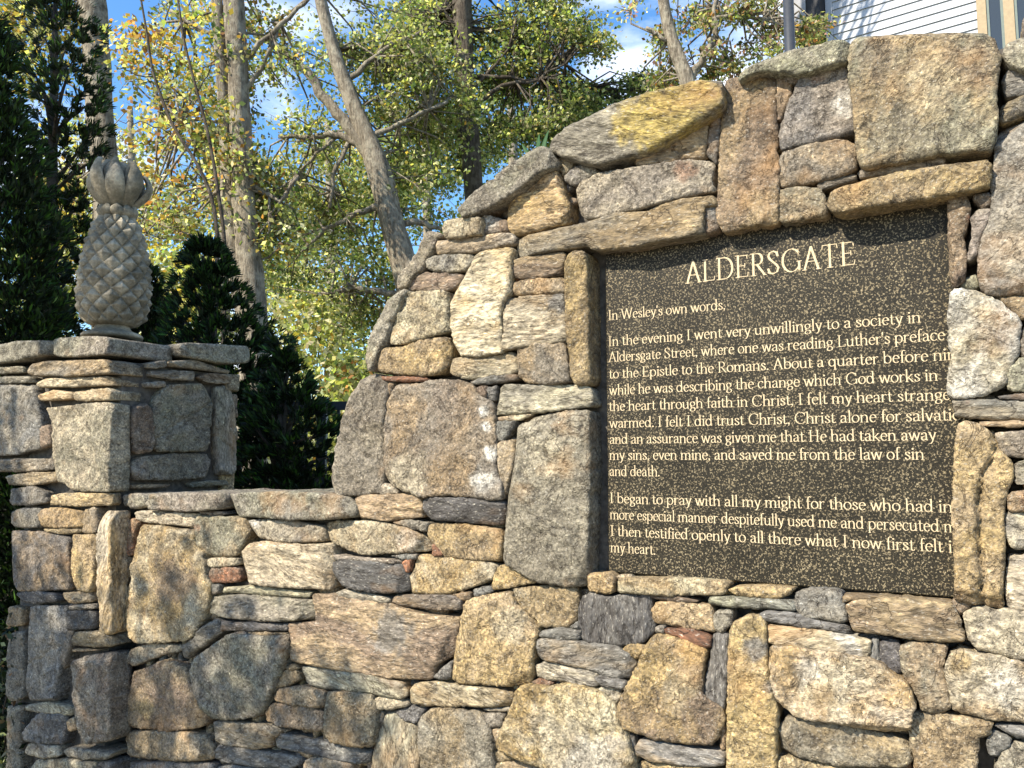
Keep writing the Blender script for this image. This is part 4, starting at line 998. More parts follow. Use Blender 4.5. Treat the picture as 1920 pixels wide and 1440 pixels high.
# ------------------------------------------------------------------ the pineapple finial
pc = None
for k in np.linspace(0.05, .5, 60):
    q = P0 + R_ * (U0 - .24) + N_ * (PWP - k)
    xx = 960 + F * q[0] / (q[1] * CT + (cz1 - EYE) * ST)
    if xx > 206: pc = q; break
pc = pc if pc is not None else q
pc = np.array([pc[0], pc[1], 0])
def zat(y):
    r = ray(206, y); return EYE + r[2] * pc[1] / r[1]
FS = abs(zat(400) - zat(500)) / 100           # metres per photograph pixel at the finial
zb = zat(632)
FX = .85
fin = thing('pineapple_finial', 'weathered carved stone pineapple finial standing on the pillar cap', 'finial', (pc[0], pc[1], zb))
m, t = newmat('weathered cast stone')
vv = t.nodes.new('ShaderNodeTexCoord').outputs['Object']
n1 = noise(t, vv, 14, 6, .65); n2 = noise(t, vv, 120, 4, .6); n3 = noise(t, vv, 5, 4, .6)
c = mixc(t, ramp(t, n1, .38, .64), (.16, .137, .098, 1), (.41, .355, .26, 1))
c = mixc(t, math_n(t, 'MULTIPLY', ramp(t, n3, .47, .62), .75), c, (.085, .08, .06, 1))
c = mixc(t, 1.0, c, combine(t, maprange(t, n2, .3, .7, .75, 1.2)), 'MULTIPLY')
finish(t, c, .95, math_n(t, 'ADD', n1, math_n(t, 'MULTIPLY', n2, .5)), .006, .8, .15)
M_CAST = m
prof = [(612, 40), (608, 52), (600, 60), (585, 66), (565, 70), (545, 70), (520, 69), (495, 65), (470, 60), (450, 54), (432, 48), (420, 42), (412, 35), (408, 28)]
ys = np.array([p[0] for p in prof]); rs = np.array([p[1] for p in prof])
NT, NZ = 220, 150
V = []; Fc = []
for i in range(NZ + 1):
    y = 612 - (612 - 408) * i / NZ
    r0 = np.interp(-y, -ys, rs)
    th = np.arange(NT) / NT * 2 * math.pi
    s_ = (612 - y) / 15.5
    fa = (11 * th / (2 * math.pi) + s_ * .5 + .1) % 1; fb = (11 * th / (2 * math.pi) - s_ * .5 + .1) % 1
    bump = np.minimum(1 - np.abs(2 * fa - 1), 1 - np.abs(2 * fb - 1))
    edge = np.clip(bump / .22, 0, 1)
    fade = min(1, (612 - y) / 12, (y - 406) / 8)
    up = ((fa - fb) % 1)
    rr = r0 + fade * (-9 + 6.0 * edge ** .7 + 10.0 * np.clip(bump, 0, .92) ** 1.15)
    x = rr * np.cos(th) * FS * FX; yy2 = rr * np.sin(th) * FS * FX
    z = (zat(y) - zb) + fade * 1.5 * bump * FS
    wob = pn(np.c_[x * 25, yy2 * 25, np.full(NT, (zat(y)) * 25)]) * .0025
    V += list(np.c_[x * (1 + wob * 8), yy2 * (1 + wob * 8), z if hasattr(z, '__len__') else np.full(NT, z)])
for i in range(NZ):
    for j in range(NT):
        Fc.append((i * NT + j, i * NT + (j + 1) % NT, (i + 1) * NT + (j + 1) % NT, (i + 1) * NT + j))
Fc.append(tuple(range(NT))[::-1]); Fc.append(tuple(NZ * NT + j for j in range(NT)))
mesh_obj('body', V, Fc, M_CAST, fin)
def lathe(prof_, name, lump=0.0, n=64):
    V = []; Fc = []
    for i, (y, r0) in enumerate(prof_):
        th = np.arange(n) / n * 2 * math.pi
        rr = r0 * FS * FX * (1 + lump * pn(np.c_[np.cos(th) * 2, np.sin(th) * 2, np.full(n, y * .05)]))
        V += list(np.c_[rr * np.cos(th), rr * np.sin(th), np.full(n, zat(y) - zb)])
    for i in range(len(prof_) - 1):
        for j in range(n): Fc.append((i * n + j, i * n + (j + 1) % n, (i + 1) * n + (j + 1) % n, (i + 1) * n + j))
    Fc.append(tuple(range(n))[::-1]); Fc.append(tuple((len(prof_) - 1) * n + j for j in range(n)))
    return mesh_obj(name, V, Fc, M_CAST, fin)
lathe([(634, 60), (629, 59), (626, 55), (623, 44), (619, 37), (613, 34), (606, 36)], 'base', .03)
lathe([(412, 27), (400, 27), (385, 21), (370, 24), (345, 34), (325, 34), (312, 26), (306, 8)], 'crown_core', .05)
def petal(ang, y0, y1, r0, rm, rt, wid, thick, curl, name='crown_leaf'):
    V = []; Fc = []; n = 14; K = 16
    dx, dy = math.cos(ang), math.sin(ang)
    for i in range(K + 1):
        t = i / K
        y = y0 + (y1 - y0) * (t - .08 * curl * math.sin(t * math.pi * .5) * t)
        r0_ = r0 * (1 - t) ** 2 + 2 * rm * t * (1 - t) + rt * t * t
        wd = wid * (math.sin(math.pi * min(1, .12 + .80 * t)) ** .75) * (1 - .55 * t ** 5) + 1.0
        th_ = thick * (1 - .5 * t)
        for j in range(n):
            a = j / n * 2 * math.pi
            sx = wd * math.cos(a); sr = th_ * math.sin(a) - .010 * sx * sx + (2.2 * math.exp(-(sx / 3.0) ** 2) if math.sin(a) > 0 else 0)
            rr = r0_ + sr + pn(np.array([[i * .5, j * .4, ang * 3]]))[0] * .8
            V.append(((rr * dx - sx * dy) * FS * FX, (rr * dy + sx * dx) * FS * FX, zat(y) - zb))
    for i in range(K):
        for j in range(n): Fc.append((i * n + j, i * n + (j + 1) % n, (i + 1) * n + (j + 1) % n, (i + 1) * n + j))
    Fc.append(tuple(range(n))[::-1]); Fc.append(tuple(K * n + j for j in range(n)))
    mesh_obj(name, V, Fc, M_CAST, fin)
fr = random.Random(4)
for k in range(9): petal(k / 9 * 2 * math.pi + .2, 412, 386 + fr.uniform(-3, 3), 22, 46, 25, 12.5, 8, .0, 'collar_leaf')
for k in range(8): petal(k / 8 * 2 * math.pi - 1.2 + fr.uniform(-.12, .12), 394, 312 + fr.uniform(-12, 10), 14, 84, 43 + fr.uniform(-6, 6), 19, 10, 1)
for k in range(6): petal(k / 6 * 2 * math.pi - 1.55 + fr.uniform(-.1, .1), 390, 287 + fr.uniform(-2, 14), 12, 60, 24 + fr.uniform(-6, 6), 19, 10, 1)
# ------------------------------------------------------------------ ground
gx = np.concatenate([np.linspace(-260, -30, 12), np.linspace(-28, 28, 57), np.linspace(30, 260, 12)])
gy = np.concatenate([np.linspace(-60, -8, 8), np.linspace(-7, 60, 68), np.linspace(65, 400, 14)])
GX, GY = np.meshgrid(gx, gy)
GZ = np.clip((GY - 12) / 34, 0, 1) ** 1.3 * 3.6 + .04 * pn(np.c_[GX.ravel() * .3, GY.ravel() * .3, GX.ravel() * 0]).reshape(GX.shape) - .03
nx = len(gx)
gf = [(j * nx + i, j * nx + i + 1, (j + 1) * nx + i + 1, (j + 1) * nx + i) for j in range(len(gy) - 1) for i in range(nx - 1)]
g = mesh_obj('ground', np.c_[GX.ravel(), GY.ravel(), GZ.ravel()], gf, M_SOIL); g['kind'] = 'structure'
# unseen pale paving, added before the wall to bounce warm fill onto it
pa = P0 + R_ * -14 + N_ * .55; pb = P0 + R_ * 12 + N_ * .55; pcn = pb + N_ * 14; pdn = pa + N_ * 14
mb = MB(); nn_ = 24
for i in range(nn_ + 1):
    for j in range(nn_ + 1):
        q = pa + (pb - pa) * i / nn_ + (pdn - pa) * j / nn_; mb.v.append((q[0], q[1], .07))
mb.f = [(i * (nn_ + 1) + j, i * (nn_ + 1) + j + 1, (i + 1) * (nn_ + 1) + j + 1, (i + 1) * (nn_ + 1) + j) for i in range(nn_) for j in range(nn_)]
pv = mb.build('bounce_pavement', M_PAVE); pv['kind'] = 'structure'
def gz(x, y): return max(0.0, min(1, (y - 12) / 34)) ** 1.3 * 3.6 if y > 12 else 0.0

# ------------------------------------------------------------------ foliage
PALL = dict(olive=(.23, .25, .10), yg=(.39, .41, .15), gold=(.52, .36, .09), orange=(.44, .21, .07), brown=(.20, .12, .065), green=(.135, .18, .06),
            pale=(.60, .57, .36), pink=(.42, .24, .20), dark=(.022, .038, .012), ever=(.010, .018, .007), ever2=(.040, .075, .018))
def leaf_mesh(C, size, pal, wts, r, nrm=None, elong=1.5, axis=None):
    n = len(C)
    a = r.normal(size=(n, 3)) if axis is None else axis + r.normal(size=(n, 3)) * .35
    a /= np.linalg.norm(a, axis=1)[:, None]
    q = r.normal(size=(n, 3)) if nrm is None else nrm + r.normal(size=(n, 3)) * .55
    b = np.cross(a, q); b /= np.linalg.norm(b, axis=1)[:, None] + 1e-9
    c = np.cross(a, b)
    s = size * r.uniform(.6, 1.3, n)[:, None]
    l = s * elong; w_ = s * .5
    P = np.stack([C - a * l * .5, C + b * w_ - c * s * .10, C + a * l * .5 - c * s * .18, C - b * w_ - c * s * .10], 1)
    k = r.choice(len(pal), n, p=np.array(wts) / sum(wts))
    col_ = np.array([PALL[p] for p in pal])[k] * r.uniform(.65, 1.35, n)[:, None] * r.normal(1, .06, (n, 3))
    return P.reshape(-1, 3), np.repeat(np.clip(col_, .004, .9), 4, 0)
def leaf_obj(name, P, Cc, root, mat):
    n = len(P) // 4
    me = bpy.data.meshes.new(name)
    P = local(P, root)
    me.vertices.add(n * 4); me.vertices.foreach_set('co', P.ravel())
    me.loops.add(n * 6); i = np.arange(n)[:, None] * 4
    me.loops.foreach_set('vertex_index', (i + np.array([[0, 1, 2, 0, 2, 3]])).ravel().astype(np.int32))
    me.polygons.add(n * 2); me.polygons.foreach_set('loop_start', (np.arange(n * 2) * 3).astype(np.int32))
    try: me.polygons.foreach_set('loop_total', np.full(n * 2, 3, np.int32))
    except Exception: pass
    me.update(calc_edges=True)
    a = me.color_attributes.new('leaf', 'FLOAT_COLOR', 'POINT')
    a.data.foreach_set('color', np.c_[Cc, np.ones(len(Cc))].ravel())
    me.validate()
    me.materials.append(mat)
    o = bpy.data.objects.new(name, me); col.objects.link(o); o.parent = root
    return o
def pxpath(pts, Y):
    """pixel path (x, y, half width px) -> world points and radii at distance Y"""
    P = [at(p[0], p[1], Y + (p[3] if len(p) > 3 else 0)) for p in pts]
    return P, [p[2] / F * Y for p in pts]
def seg_px(x, y, s):
    p = np.array([q[:2] for q in s], float); a = p[:-1]; b = p[1:]; ab = b - a
    t_ = np.clip((((np.array([x, y]) - a) * ab).sum(1)) / (ab * ab).sum(1), 0, 1)
    return np.sqrt(((a + ab * t_[:, None] - [x, y]) ** 2).sum(1)).min()
def tree(label, Y, stems, limbs, blobs, pal, wts, seed, leaf=.055, barkm=None, name='tree', per=75, clr=(.25, .5), group=None, twigs=True, foot=None, front=False, extra=()):
    r = np.random.default_rng(seed)
    barkm = barkm or M_BARK
    P, rad = pxpath(stems[0], Y)
    # stems are given from the top down and go on into the ground
    b = P[-1]; fx, fy = (b[0], b[1]) if foot is None else foot
    root = thing(name, label, 'tree', (fx, fy, gz(fx, fy)), group)
    mb = MB(); anchors = []
    for k, s in enumerate(stems):
        P, rad = pxpath(s, Y)
        e = P[-1]
        tgt = np.array([fx, fy, gz(fx, fy) - .1]) + np.array([.12 * k, 0, 0])
        for q in (.33, .66, 1): P.append(e + (tgt - e) * q); rad.append(rad[-1] * 1.06)
        # densify
        PP = []; rr = []
        for i in range(len(P) - 1):
            m_ = max(2, int(np.linalg.norm(P[i + 1] - P[i]) / .22))
            for j in range(m_):
                f_ = j / m_; PP.append(P[i] * (1 - f_) + P[i + 1] * f_); rr.append(rad[i] * (1 - f_) + rad[i + 1] * f_)
        PP.append(P[-1]); rr.append(rad[-1])
        PP = np.array(PP); PP[1:-1] = (PP[:-2] + PP[1:-1] * 2 + PP[2:]) / 4
        mb.tube(PP, rr, 14, .13)
        anchors += [PP[i] for i in range(0, len(PP) // 2 + 1, 3)]
    mb.build('trunk', barkm, root, True)
    lb = MB()
    for s in limbs:
        if not twigs: lb = MB()
        P, rad = pxpath(s, Y)
        PP = []; rr = []
        for i in range(len(P) - 1):
            for j in range(4):
                f_ = j / 4; PP.append(P[i] * (1 - f_) + P[i + 1] * f_ + r.normal(0, .012, 3)); rr.append(rad[i] * (1 - f_) + rad[i + 1] * f_)
        PP.append(P[-1]); rr.append(rad[-1])
        lb.tube(PP, rr, 9, .1); anchors += PP[::3]
        if not twigs: lb.build('branch', barkm, root, True); lb = MB()
    anchors = np.array(anchors)
    LP = []; LC = []
    for (x, y, rx, ry, dY, n) in blobs:
        for _ in range(n):
            v = r.normal(size=3); v /= np.linalg.norm(v); v *= r.random() ** .4
            qx, qy = x + v[0] * rx, y + v[1] * ry; dz = v[2] * dY * .8 + dY * .5
            if not front and dz < .35 and any(seg_px(qx, qy, s) < 55 for s in stems): dz = .35 + abs(dz)
            c = at(qx, qy, Y + dz)
            R = r.uniform(*clr)
            m_ = int(per * 1.7 * r.uniform(.5, 1.4))
            L_ = r.normal(size=(m_, 3)); L_ /= np.linalg.norm(L_, axis=1)[:, None]
            L_ *= (r.random(m_) ** .5)[:, None] * R * np.array([1.1, 1.1, .6])
            w2 = np.array(wts) * r.uniform(.35, 1.8, len(wts))
            p_, c_ = leaf_mesh(c + L_, leaf * .86, pal, w2, r, nrm=np.array([0, -.1, 1.0]) * .55)
            c_ = c_ * r.uniform(.6, 1.35)
            LP.append(p_); LC.append(c_)
            if twigs:
                dd = np.linalg.norm(anchors - c, axis=1); a0 = anchors[np.argsort(dd)[min(len(dd) - 1, r.integers(0, 3))]]
                if np.linalg.norm(a0 - c) < 2.6:
                    mid = (a0 + c) / 2 + r.normal(0, .09, 3) + np.array([0, 0, .06])
                    lb.tube([a0, mid, c, c + (c - mid) * .5], [.016, .011, .007, .003], 5)
                for q in range(4):
                    e = c + L_[r.integers(0, m_)]
                    lb.tube([c, (c + e) / 2 + r.normal(0, .03, 3), e], [.006, .004, .002], 4)
    for c in extra:
        c = np.array(c) + r.normal(0, .12, 3); m_ = int(per * 2.4)
        L_ = r.normal(size=(m_, 3)) * .13
        p_, c_ = leaf_mesh(c + L_, leaf * 1.2, pal, wts, r); LP.append(p_); LC.append(c_)
        lb.tube([anchors[0], (anchors[0] + c) / 2 + r.normal(0, .2, 3), c], [.03, .02, .006], 5)
    if lb.v: lb.build('branches', barkm, root, True)
    if LP: leaf_obj('crown', np.vstack(LP), np.vstack(LC), root, M_LEAF)
    return root

tree('thick grey trunked tree standing behind the dark evergreen at the left edge', 9.0,
     [[(165, -120, 22), (172, -20, 25), (178, 80, 25), (186, 190, 24), (196, 300, 24), (203, 420, 25), (206, 520, 26)]], [],
     [(60, 90, 90, 110, 1.0, 16), (110, 420, 90, 160, 1.2, 18), (30, 0, 80, 60, 1, 10)], ['gold', 'yg', 'olive', 'pale'], [3, 3, 3, 2], 21)
tree('vine wrapped tree with two close trunks among yellow and orange leaves', 7.5,
     [[(432, -90, 19), (440, 20, 20), (446, 140, 20), (452, 280, 21), (460, 420, 22), (473, 560, 25), (478, 640, 26)],
      [(402, -80, 10), (410, 60, 11), (420, 200, 12), (427, 340, 13), (432, 440, 15), (450, 560, 16), (470, 640, 16)]],
     [[(445, 120, 6), (500, 70, 5), (560, 20, 4), (600, -30, 3)], [(440, 90, 5), (380, 60, 4), (320, 20, 3)], [(450, 300, 6), (400, 250, 4), (350, 240, 3), (300, 190, 2)], [(452, 330, 6), (520, 380, 4), (560, 330, 3)],
      [(445, 180, 6), (490, 130, 4), (520, 60, 3)]],
     [(440, 300, 44, 150, .5, 60), (470, 430, 60, 60, .5, 12), (440, 80, 60, 90, .8, 14), (330, 120, 110, 130, 1.0, 26), (350, 330, 100, 110, 1.0, 22), (480, 330, 60, 70, .7, 14), (520, 90, 60, 90, .8, 12), (300, 440, 60, 60, .8, 10), (520, 430, 60, 70, .8, 10)],
     ['gold', 'orange', 'yg', 'olive', 'brown', 'green', 'pale'], [1.8, 1.0, 5, 3.5, .8, 3, 5], 22, leaf=.042, per=46, clr=(.16, .36), name='vine_wrapped_tree', front=True)
tree('leaning mottled grey tree forking left of the stone arch', 9.5,
     [[(588, -120, 10.3), (596, -20, 11.2), (612, 50, 12.0), (640, 140, 14.6), (668, 210, 16.3), (694, 270, 18.9), (712, 330, 24.1), (730, 400, 23.2), (752, 470, 24.1), (770, 540, 24.9), (785, 620, 25.8)]],
     [[(715, 330, 20), (690, 285, 14), (655, 240, 12), (610, 185, 10), (572, 132, 9), (530, 95, 8), (480, 60, 7), (430, 30, 5)],
      [(700, 292, 9), (670, 268, 8), (630, 252, 7), (580, 257, 5), (522, 256, 4)], [(728, 395, 9), (700, 388, 7), (660, 405, 5), (610, 430, 4), (570, 470, 3)],
      [(752, 420, 7), (790, 418, 6), (830, 430, 4), (880, 420, 3)], [(755, 555, 6), (715, 548, 6), (670, 540, 5), (620, 550, 3)], [(655, 260, 5), (625, 330, 4), (618, 390, 3)], [(640, 245, 4), (580, 300, 3), (545, 350, 2)],
      [(650, 150, 6), (720, 90, 4), (790, 60, 3)], [(690, 260, 6), (770, 220, 4), (840, 190, 3)]],
     [(620, 120, 120, 130, 1.2, 16), (740, 130, 100, 130, 1.4, 40), (560, 300, 120, 110, 1.3, 18), (600, 450, 130, 110, 1.4, 40), (780, 330, 90, 100, 1.3, 30), (690, 560, 90, 90, 1.2, 24), (800, 180, 90, 120, 1.4, 40)],
     ['olive', 'yg', 'green', 'gold', 'pale'], [4, 4, 4, .3, 2.4], 23, leaf=.047, per=66, name='leaning_tree')
tree('straight dark trunked tree with full olive green crown above the arch shoulder', 11.0,
     [[(860, -140, 17), (865, -20, 19), (869, 80, 19), (874, 180, 19), (880, 270, 19), (888, 350, 19), (895, 440, 20)]],
     [[(870, 200, 6), (820, 210, 4), (780, 235, 3)], [(875, 210, 5), (940, 160, 4), (1000, 150, 3), (1060, 120, 2)], [(876, 180, 5), (930, 120, 3), (980, 60, 2)], [(868, 60, 5), (820, 10, 3)], [(872, 140, 5), (980, 150, 3), (1050, 145, 2)]],
     [(880, 60, 150, 110, 1.6, 56), (1010, 80, 110, 90, 1.4, 40), (1060, 30, 60, 50, 1.2, 14), (990, 210, 90, 80, 1.4, 34), (780, 60, 90, 90, 1.4, 36), (860, 250, 100, 90, 1.4, 32), (1110, 70, 35, 45, 1, 7), (1060, 190, 60, 55, 1.2, 20), (940, -60, 200, 60, 1.5, 30)],
     ['olive', 'yg', 'green', 'gold', 'pale'], [3.5, 4, 5, .3, 3], 24, leaf=.052, per=66, barkm=M_BARKD, name='broadleaf_tree')
tree('slender tree tilting left behind the lichen stained coping stone', 12.5,
     [[(985, -40, 4), (1000, 40, 5), (1025, 120, 6), (1052, 180, 7), (1078, 235, 8), (1110, 310, 9)]], [[(1052, 180, 4), (1100, 160, 3), (1140, 170, 2)]],
     [(1140, 200, 75, 45, 1.2, 26), (1200, 165, 50, 30, 1, 11), (1050, 250, 60, 40, 1.0, 18)], ['green', 'olive', 'yg', 'dark'], [4, 4, 2, 2], 25, leaf=.055, per=60, barkm=M_BARKD, name='slender_tree')
HSH = [at(px, py, Y) + SUND * dd for px, py, Y, dd in (*[(1580 + 35 * (i % 7), 5 + 22 * (i // 7), 10.8, 6.2 + .1 * (i % 5)) for i in range(21)], (1640, 40, 10.9, 6.5), (1690, 10, 11, 6.8), (1600, 60, 10.7, 6.4), (1750, 60, 10.8, 6.6), (1790, 30, 10.6, 6.2), (1600, 10, 11, 6.6), (1680, 60, 11, 6.5), (1720, 30, 11, 7))]
tree('forked grey tree with sparse pink and yellow leaves against the blue sky', 9.0,
     [[(1225, -120, 9), (1238, -30, 10), (1246, 20, 11), (1260, 75, 12), (1278, 120, 14), (1292, 165, 15), (1300, 240, 16)]],
     [[(1290, 150, 9), (1312, 118, 7), (1335, 80, 6), (1342, 50, 5), (1338, 0, 4), (1330, -40, 3)], [(1340, 55, 4), (1332, 36, 4), (1380, 28, 3.5), (1430, 36, 3), (1475, 48, 2)], [(1250, 75, 4), (1230, 66, 4), (1212, 52, 3)]],
     [(1250, 100, 40, 60, .7, 11), (1330, 110, 40, 50, .7, 10), (1320, 40, 60, 40, .8, 12), (1400, 20, 70, 35, .8, 16), (1440, 80, 45, 45, .7, 13), (1240, 160, 50, 30, .7, 12), (1190, 10, 20, 12, .5, 2), (1370, 130, 30, 25, .6, 5), (1520, 60, 30, 40, .6, 10)],
     ['olive', 'yg', 'pink', 'orange', 'green', 'pale'], [4, 3, 2.2, 1, 3, 2], 26, leaf=.045, per=38, clr=(.14, .28), name='forked_tree', extra=HSH)
tree('thin sapling with scattered orange leaves right of the pineapple', 5.6,
     [[(256, -60, 1.6), (266, 10, 1.9), (277, 70, 2.2), (284, 130, 2.4), (300, 175, 2.6), (318, 225, 2.8), (345, 270, 3.0), (372, 310, 3.2), (395, 360, 3.4), (410, 430, 3.6)]],
     [[(284, 145, 1.4), (250, 135, 1.2), (215, 122, .9)], [(318, 245, 1.2), (260, 230, 1.0), (222, 226, .8)]],
     [(260, 90, 50, 90, .6, 14), (300, 220, 60, 60, .6, 10), (290, 340, 50, 50, .6, 8)], ['gold', 'orange', 'yg', 'pale', 'brown'], [3, 2, 3, 3, 1], 27, leaf=.04, per=22, clr=(.12, .3), barkm=M_BARKD, name='sapling', twigs=False)
tree('thin sapling with green and gold leaves beside the vine wrapped trunks', 5.9,
     [[(325, -60, 1.8), (337, 20, 2.0), (345, 80, 2.3), (358, 130, 2.5), (372, 180, 2.7), (388, 240, 3.0), (400, 300, 3.2), (412, 380, 3.4), (425, 470, 3.6)]],
     [[(372, 175, 1.3), (395, 130, 1.1), (410, 90, .8)]],
     [(350, 80, 50, 90, .6, 12), (390, 220, 40, 60, .5, 9)], ['gold', 'yg', 'green', 'pale'], [3, 3, 2, 2], 28, leaf=.04, per=22, clr=(.12, .3), barkm=M_BARKD, name='sapling', twigs=False)
# the wood behind
far = [('tall pale green tree far behind the pineapple', 20, 250, (150, 400, 170, 200), 64, ['pale', 'yg', 'olive', 'gold'], [3, 4, 3, 2], 31),
       ('broad olive tree far behind the vine wrapped trunks', 24, 420, (420, 470, 150, 190), 84, ['olive', 'yg', 'green', 'pale'], [4, 4, 2, 3], 32),
       ('sunlit yellow green tree far behind the leaning trunk', 22, 620, (620, 430, 150, 200), 90, ['yg', 'olive', 'pale', 'gold'], [5, 3, 3, 1], 33),
       ('dull green tree far off between leaning trunk and arch', 26, 800, (800, 360, 150, 190), 80, ['olive', 'green', 'yg'], [4, 3, 2], 34),
       ('far green tree showing above the left shoulder of the arch', 28, 960, (960, 230, 130, 110), 50, ['green', 'olive', 'yg', 'pale'], [4, 4, 2, 1], 35)]
for lab, Y, bx, (x, y, rx, ry), n, pal, wts, sd in far:
    tree(lab, Y, [[(bx - 6, y - ry, 5), (bx, y, 8), (bx + 4, y + ry, 10), (bx + 5, y + ry + 60, 11)]], [],
         [(x, y, rx, ry, 2.5, n)], pal, wts, sd, leaf=.115, per=66, clr=(.5, 1.0), name='distant_tree', twigs=True, group='trees of the wood far behind the wall')
def bush(label, x0, x1, y0, Y, dY, n, pal, wts, seed, leaf, per=80, clr=(.3, .6), name='bush', group='thickets beyond the fence', mat=None):
    r = np.random.default_rng(seed)
    c0 = at((x0 + x1) / 2, 864, Y); zg = gz(c0[0], Y)
    root = thing(name, label, 'bush', (c0[0], Y, zg), group)
    ztop = at(0, y0, Y)[2]; hw = (x1 - x0) / 2 / F * Y
    LP = []; LC = []; sb = MB()
    for _ in range(n):
        a = r.uniform(0, 2 * math.pi); q = r.random() ** .5; hh = r.random() ** .7
        k = math.sqrt(max(.05, 1 - hh ** 2.2))
        c = np.array([c0[0] + math.cos(a) * q * hw * k, Y + math.sin(a) * q * dY * k, zg + .05 + hh * (ztop - zg)])
        m_ = int(per * r.uniform(.5, 1.4)); R = r.uniform(*clr)
        L_ = r.normal(size=(m_, 3)); L_ /= np.linalg.norm(L_, axis=1)[:, None]; L_ *= (r.random(m_) ** .45)[:, None] * R
        w2 = np.array(wts) * r.uniform(.4, 1.7, len(wts))
        p_, c_ = leaf_mesh(c + L_, leaf, pal, w2, r, nrm=np.array([0, 0, .6]))
        LP.append(p_); LC.append(c_ * r.uniform(.7, 1.25))
        if r.random() < .5: sb.tube([np.array([c0[0] + r.normal(0, .1), Y + r.normal(0, .1), zg]), (c + np.array([c0[0], Y, zg])) / 2 + r.normal(0, .1, 3), c], [.03, .018, .006], 5)
    sb.build('stems', M_BARKD, root, True)
    leaf_obj('foliage', np.vstack(LP), np.vstack(LC), root, mat or M_LEAF)
bush('broad yellow green thicket far behind the low wall', 420, 760, 560, 15, 2.0, 90, ['yg', 'pale', 'olive', 'gold'], [4, 6, 2, 1.2], 41, .085, 110, (.4, .8))
bush('olive thicket with a few orange leaves behind the black fence', 560, 800, 700, 11, 1.4, 60, ['olive', 'yg', 'orange', 'pale', 'green'], [3, 4, .8, 4, 1], 42, .07, 110, (.3, .6))
bush('golden leaved thicket glimpsed behind the stone pillar', 180, 440, 500, 14, 2.0, 70, ['gold', 'yg', 'pale', 'olive'], [2.2, 4, 3, 3], 43, .085, 100, (.4, .8))
bush('pale sunlit thicket behind the evergreens at far left', -160, 200, 470, 16, 2.4, 70, ['pale', 'yg', 'olive'], [4, 3, 3], 44, .09, 100, (.4, .8))
bush('dark green thicket far behind the leaning tree', 680, 900, 560, 17, 2.0, 60, ['olive', 'green', 'yg'], [4, 4, 2], 45, .09, 100, (.4, .8))

# ------------------------------------------------------------------ evergreens close behind the wall
def evergreen(label, Y, rows, seed, n, tipw=.12, gaps=0.0, name='arborvitae'):
    """rows: (y px, left px, right px) of its outline"""
    r = np.random.default_rng(seed)
    rows = np.array(rows, float)
    c0 = at((rows[-1, 1] + rows[-1, 2]) / 2, 864, Y)
    root = thing(name, label, 'evergreen', (c0[0], Y, 0), 'evergreens close behind the wall')
    yy = r.uniform(0, 1, n) ** .8 * (rows[-1, 0] - rows[0, 0]) + rows[0, 0]
    xl = np.interp(yy, rows[:, 0], rows[:, 1]); xr = np.interp(yy, rows[:, 0], rows[:, 2])
    a = r.uniform(0, 2 * math.pi, n); q = r.random(n) ** .38
    cx = (xl + xr) / 2; hw = (xr - xl) / 2
    lump = 1 + .42 * pn(np.c_[np.cos(a) * 1.6, np.sin(a) * 1.6, yy * .018 + seed]) + .22 * pn(np.c_[np.cos(a) * 4, np.sin(a) * 4, yy * .06 + seed])
    xx = cx + np.cos(a) * q * hw * lump; dy = np.sin(a) * q * hw * lump / F * Y
    keep = pn(np.c_[xx * .062, yy * .050, dy * .7 + seed]) > (-.5 + gaps)
    C = np.array([at(x_, y_, Y + d_) for x_, y_, d_ in zip(xx[keep], yy[keep], dy[keep])])
    aa = a[keep]; qq = q[keep]; m_ = len(C)
    out = np.c_[np.cos(aa), np.sin(aa), np.full(m_, .75)]
    LP = []; LC = []
    side = np.cross(out, r.normal(size=(m_, 3))); side /= np.linalg.norm(side, axis=1)[:, None]
    for k in range(6):
        f_ = (k - 2.5) / 2.5
        ax = out + side * f_ * .9
        ax /= np.linalg.norm(ax, axis=1)[:, None]
        p_, c_ = leaf_mesh(C + ax * (.022 + .03 * (qq > .86))[:, None], .0105, ['ever', 'dark'], [5, 2], r, axis=ax * 2.5, elong=4.6)  # near-black tones: the evergreens' shade is put into their colour
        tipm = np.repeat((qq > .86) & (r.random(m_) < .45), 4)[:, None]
        c_ = np.where(tipm, c_ * np.array([2.6, 3.2, 1.5]), c_)  # some outer tips are coloured brighter to look lit
        LP.append(p_); LC.append(c_)
    mb = MB(); z0 = at(0, rows[0, 0], Y)[2]
    tx = at(rows[0, 1:].mean(), rows[0, 0], Y)
    mb.tube([np.array([c0[0], Y, -.05]), (np.array([c0[0], Y, 0]) + tx) / 2, tx - np.array([0, 0, .1])], [.06, .04, .008], 8, .1)
    for _ in range(60):
        i = r.integers(0, m_); c = C[i]; hgt = max(.1, c[2] - r.uniform(.1, .35))
        f_ = hgt / (tx[2] + 1e-6); b0 = np.array([c0[0], Y, 0]) * (1 - f_) + np.array([tx[0], tx[1], 0]) * f_; b0[2] = hgt
        mb.tube([b0, (b0 + c) / 2 + np.array([0, 0, .03]), c], [.014, .009, .003], 5)
    mb.build('trunk', M_BARKD, root, True)
    leaf_obj('foliage', np.vstack(LP), np.vstack(LC), root, M_SCALE)
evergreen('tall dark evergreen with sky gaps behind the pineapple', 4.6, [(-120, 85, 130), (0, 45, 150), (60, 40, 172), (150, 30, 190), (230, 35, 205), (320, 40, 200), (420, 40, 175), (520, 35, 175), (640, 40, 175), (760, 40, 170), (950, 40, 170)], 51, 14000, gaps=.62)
evergreen('dark green evergreen cut off by the left edge', 3.7, [(40, -70, 0), (150, -90, 25), (250, -110, 45), (330, -120, 75), (400, -130, 100), (500, -140, 110), (640, -140, 115), (900, -140, 112), (1400, -150, 112)], 52, 18000, gaps=.3)
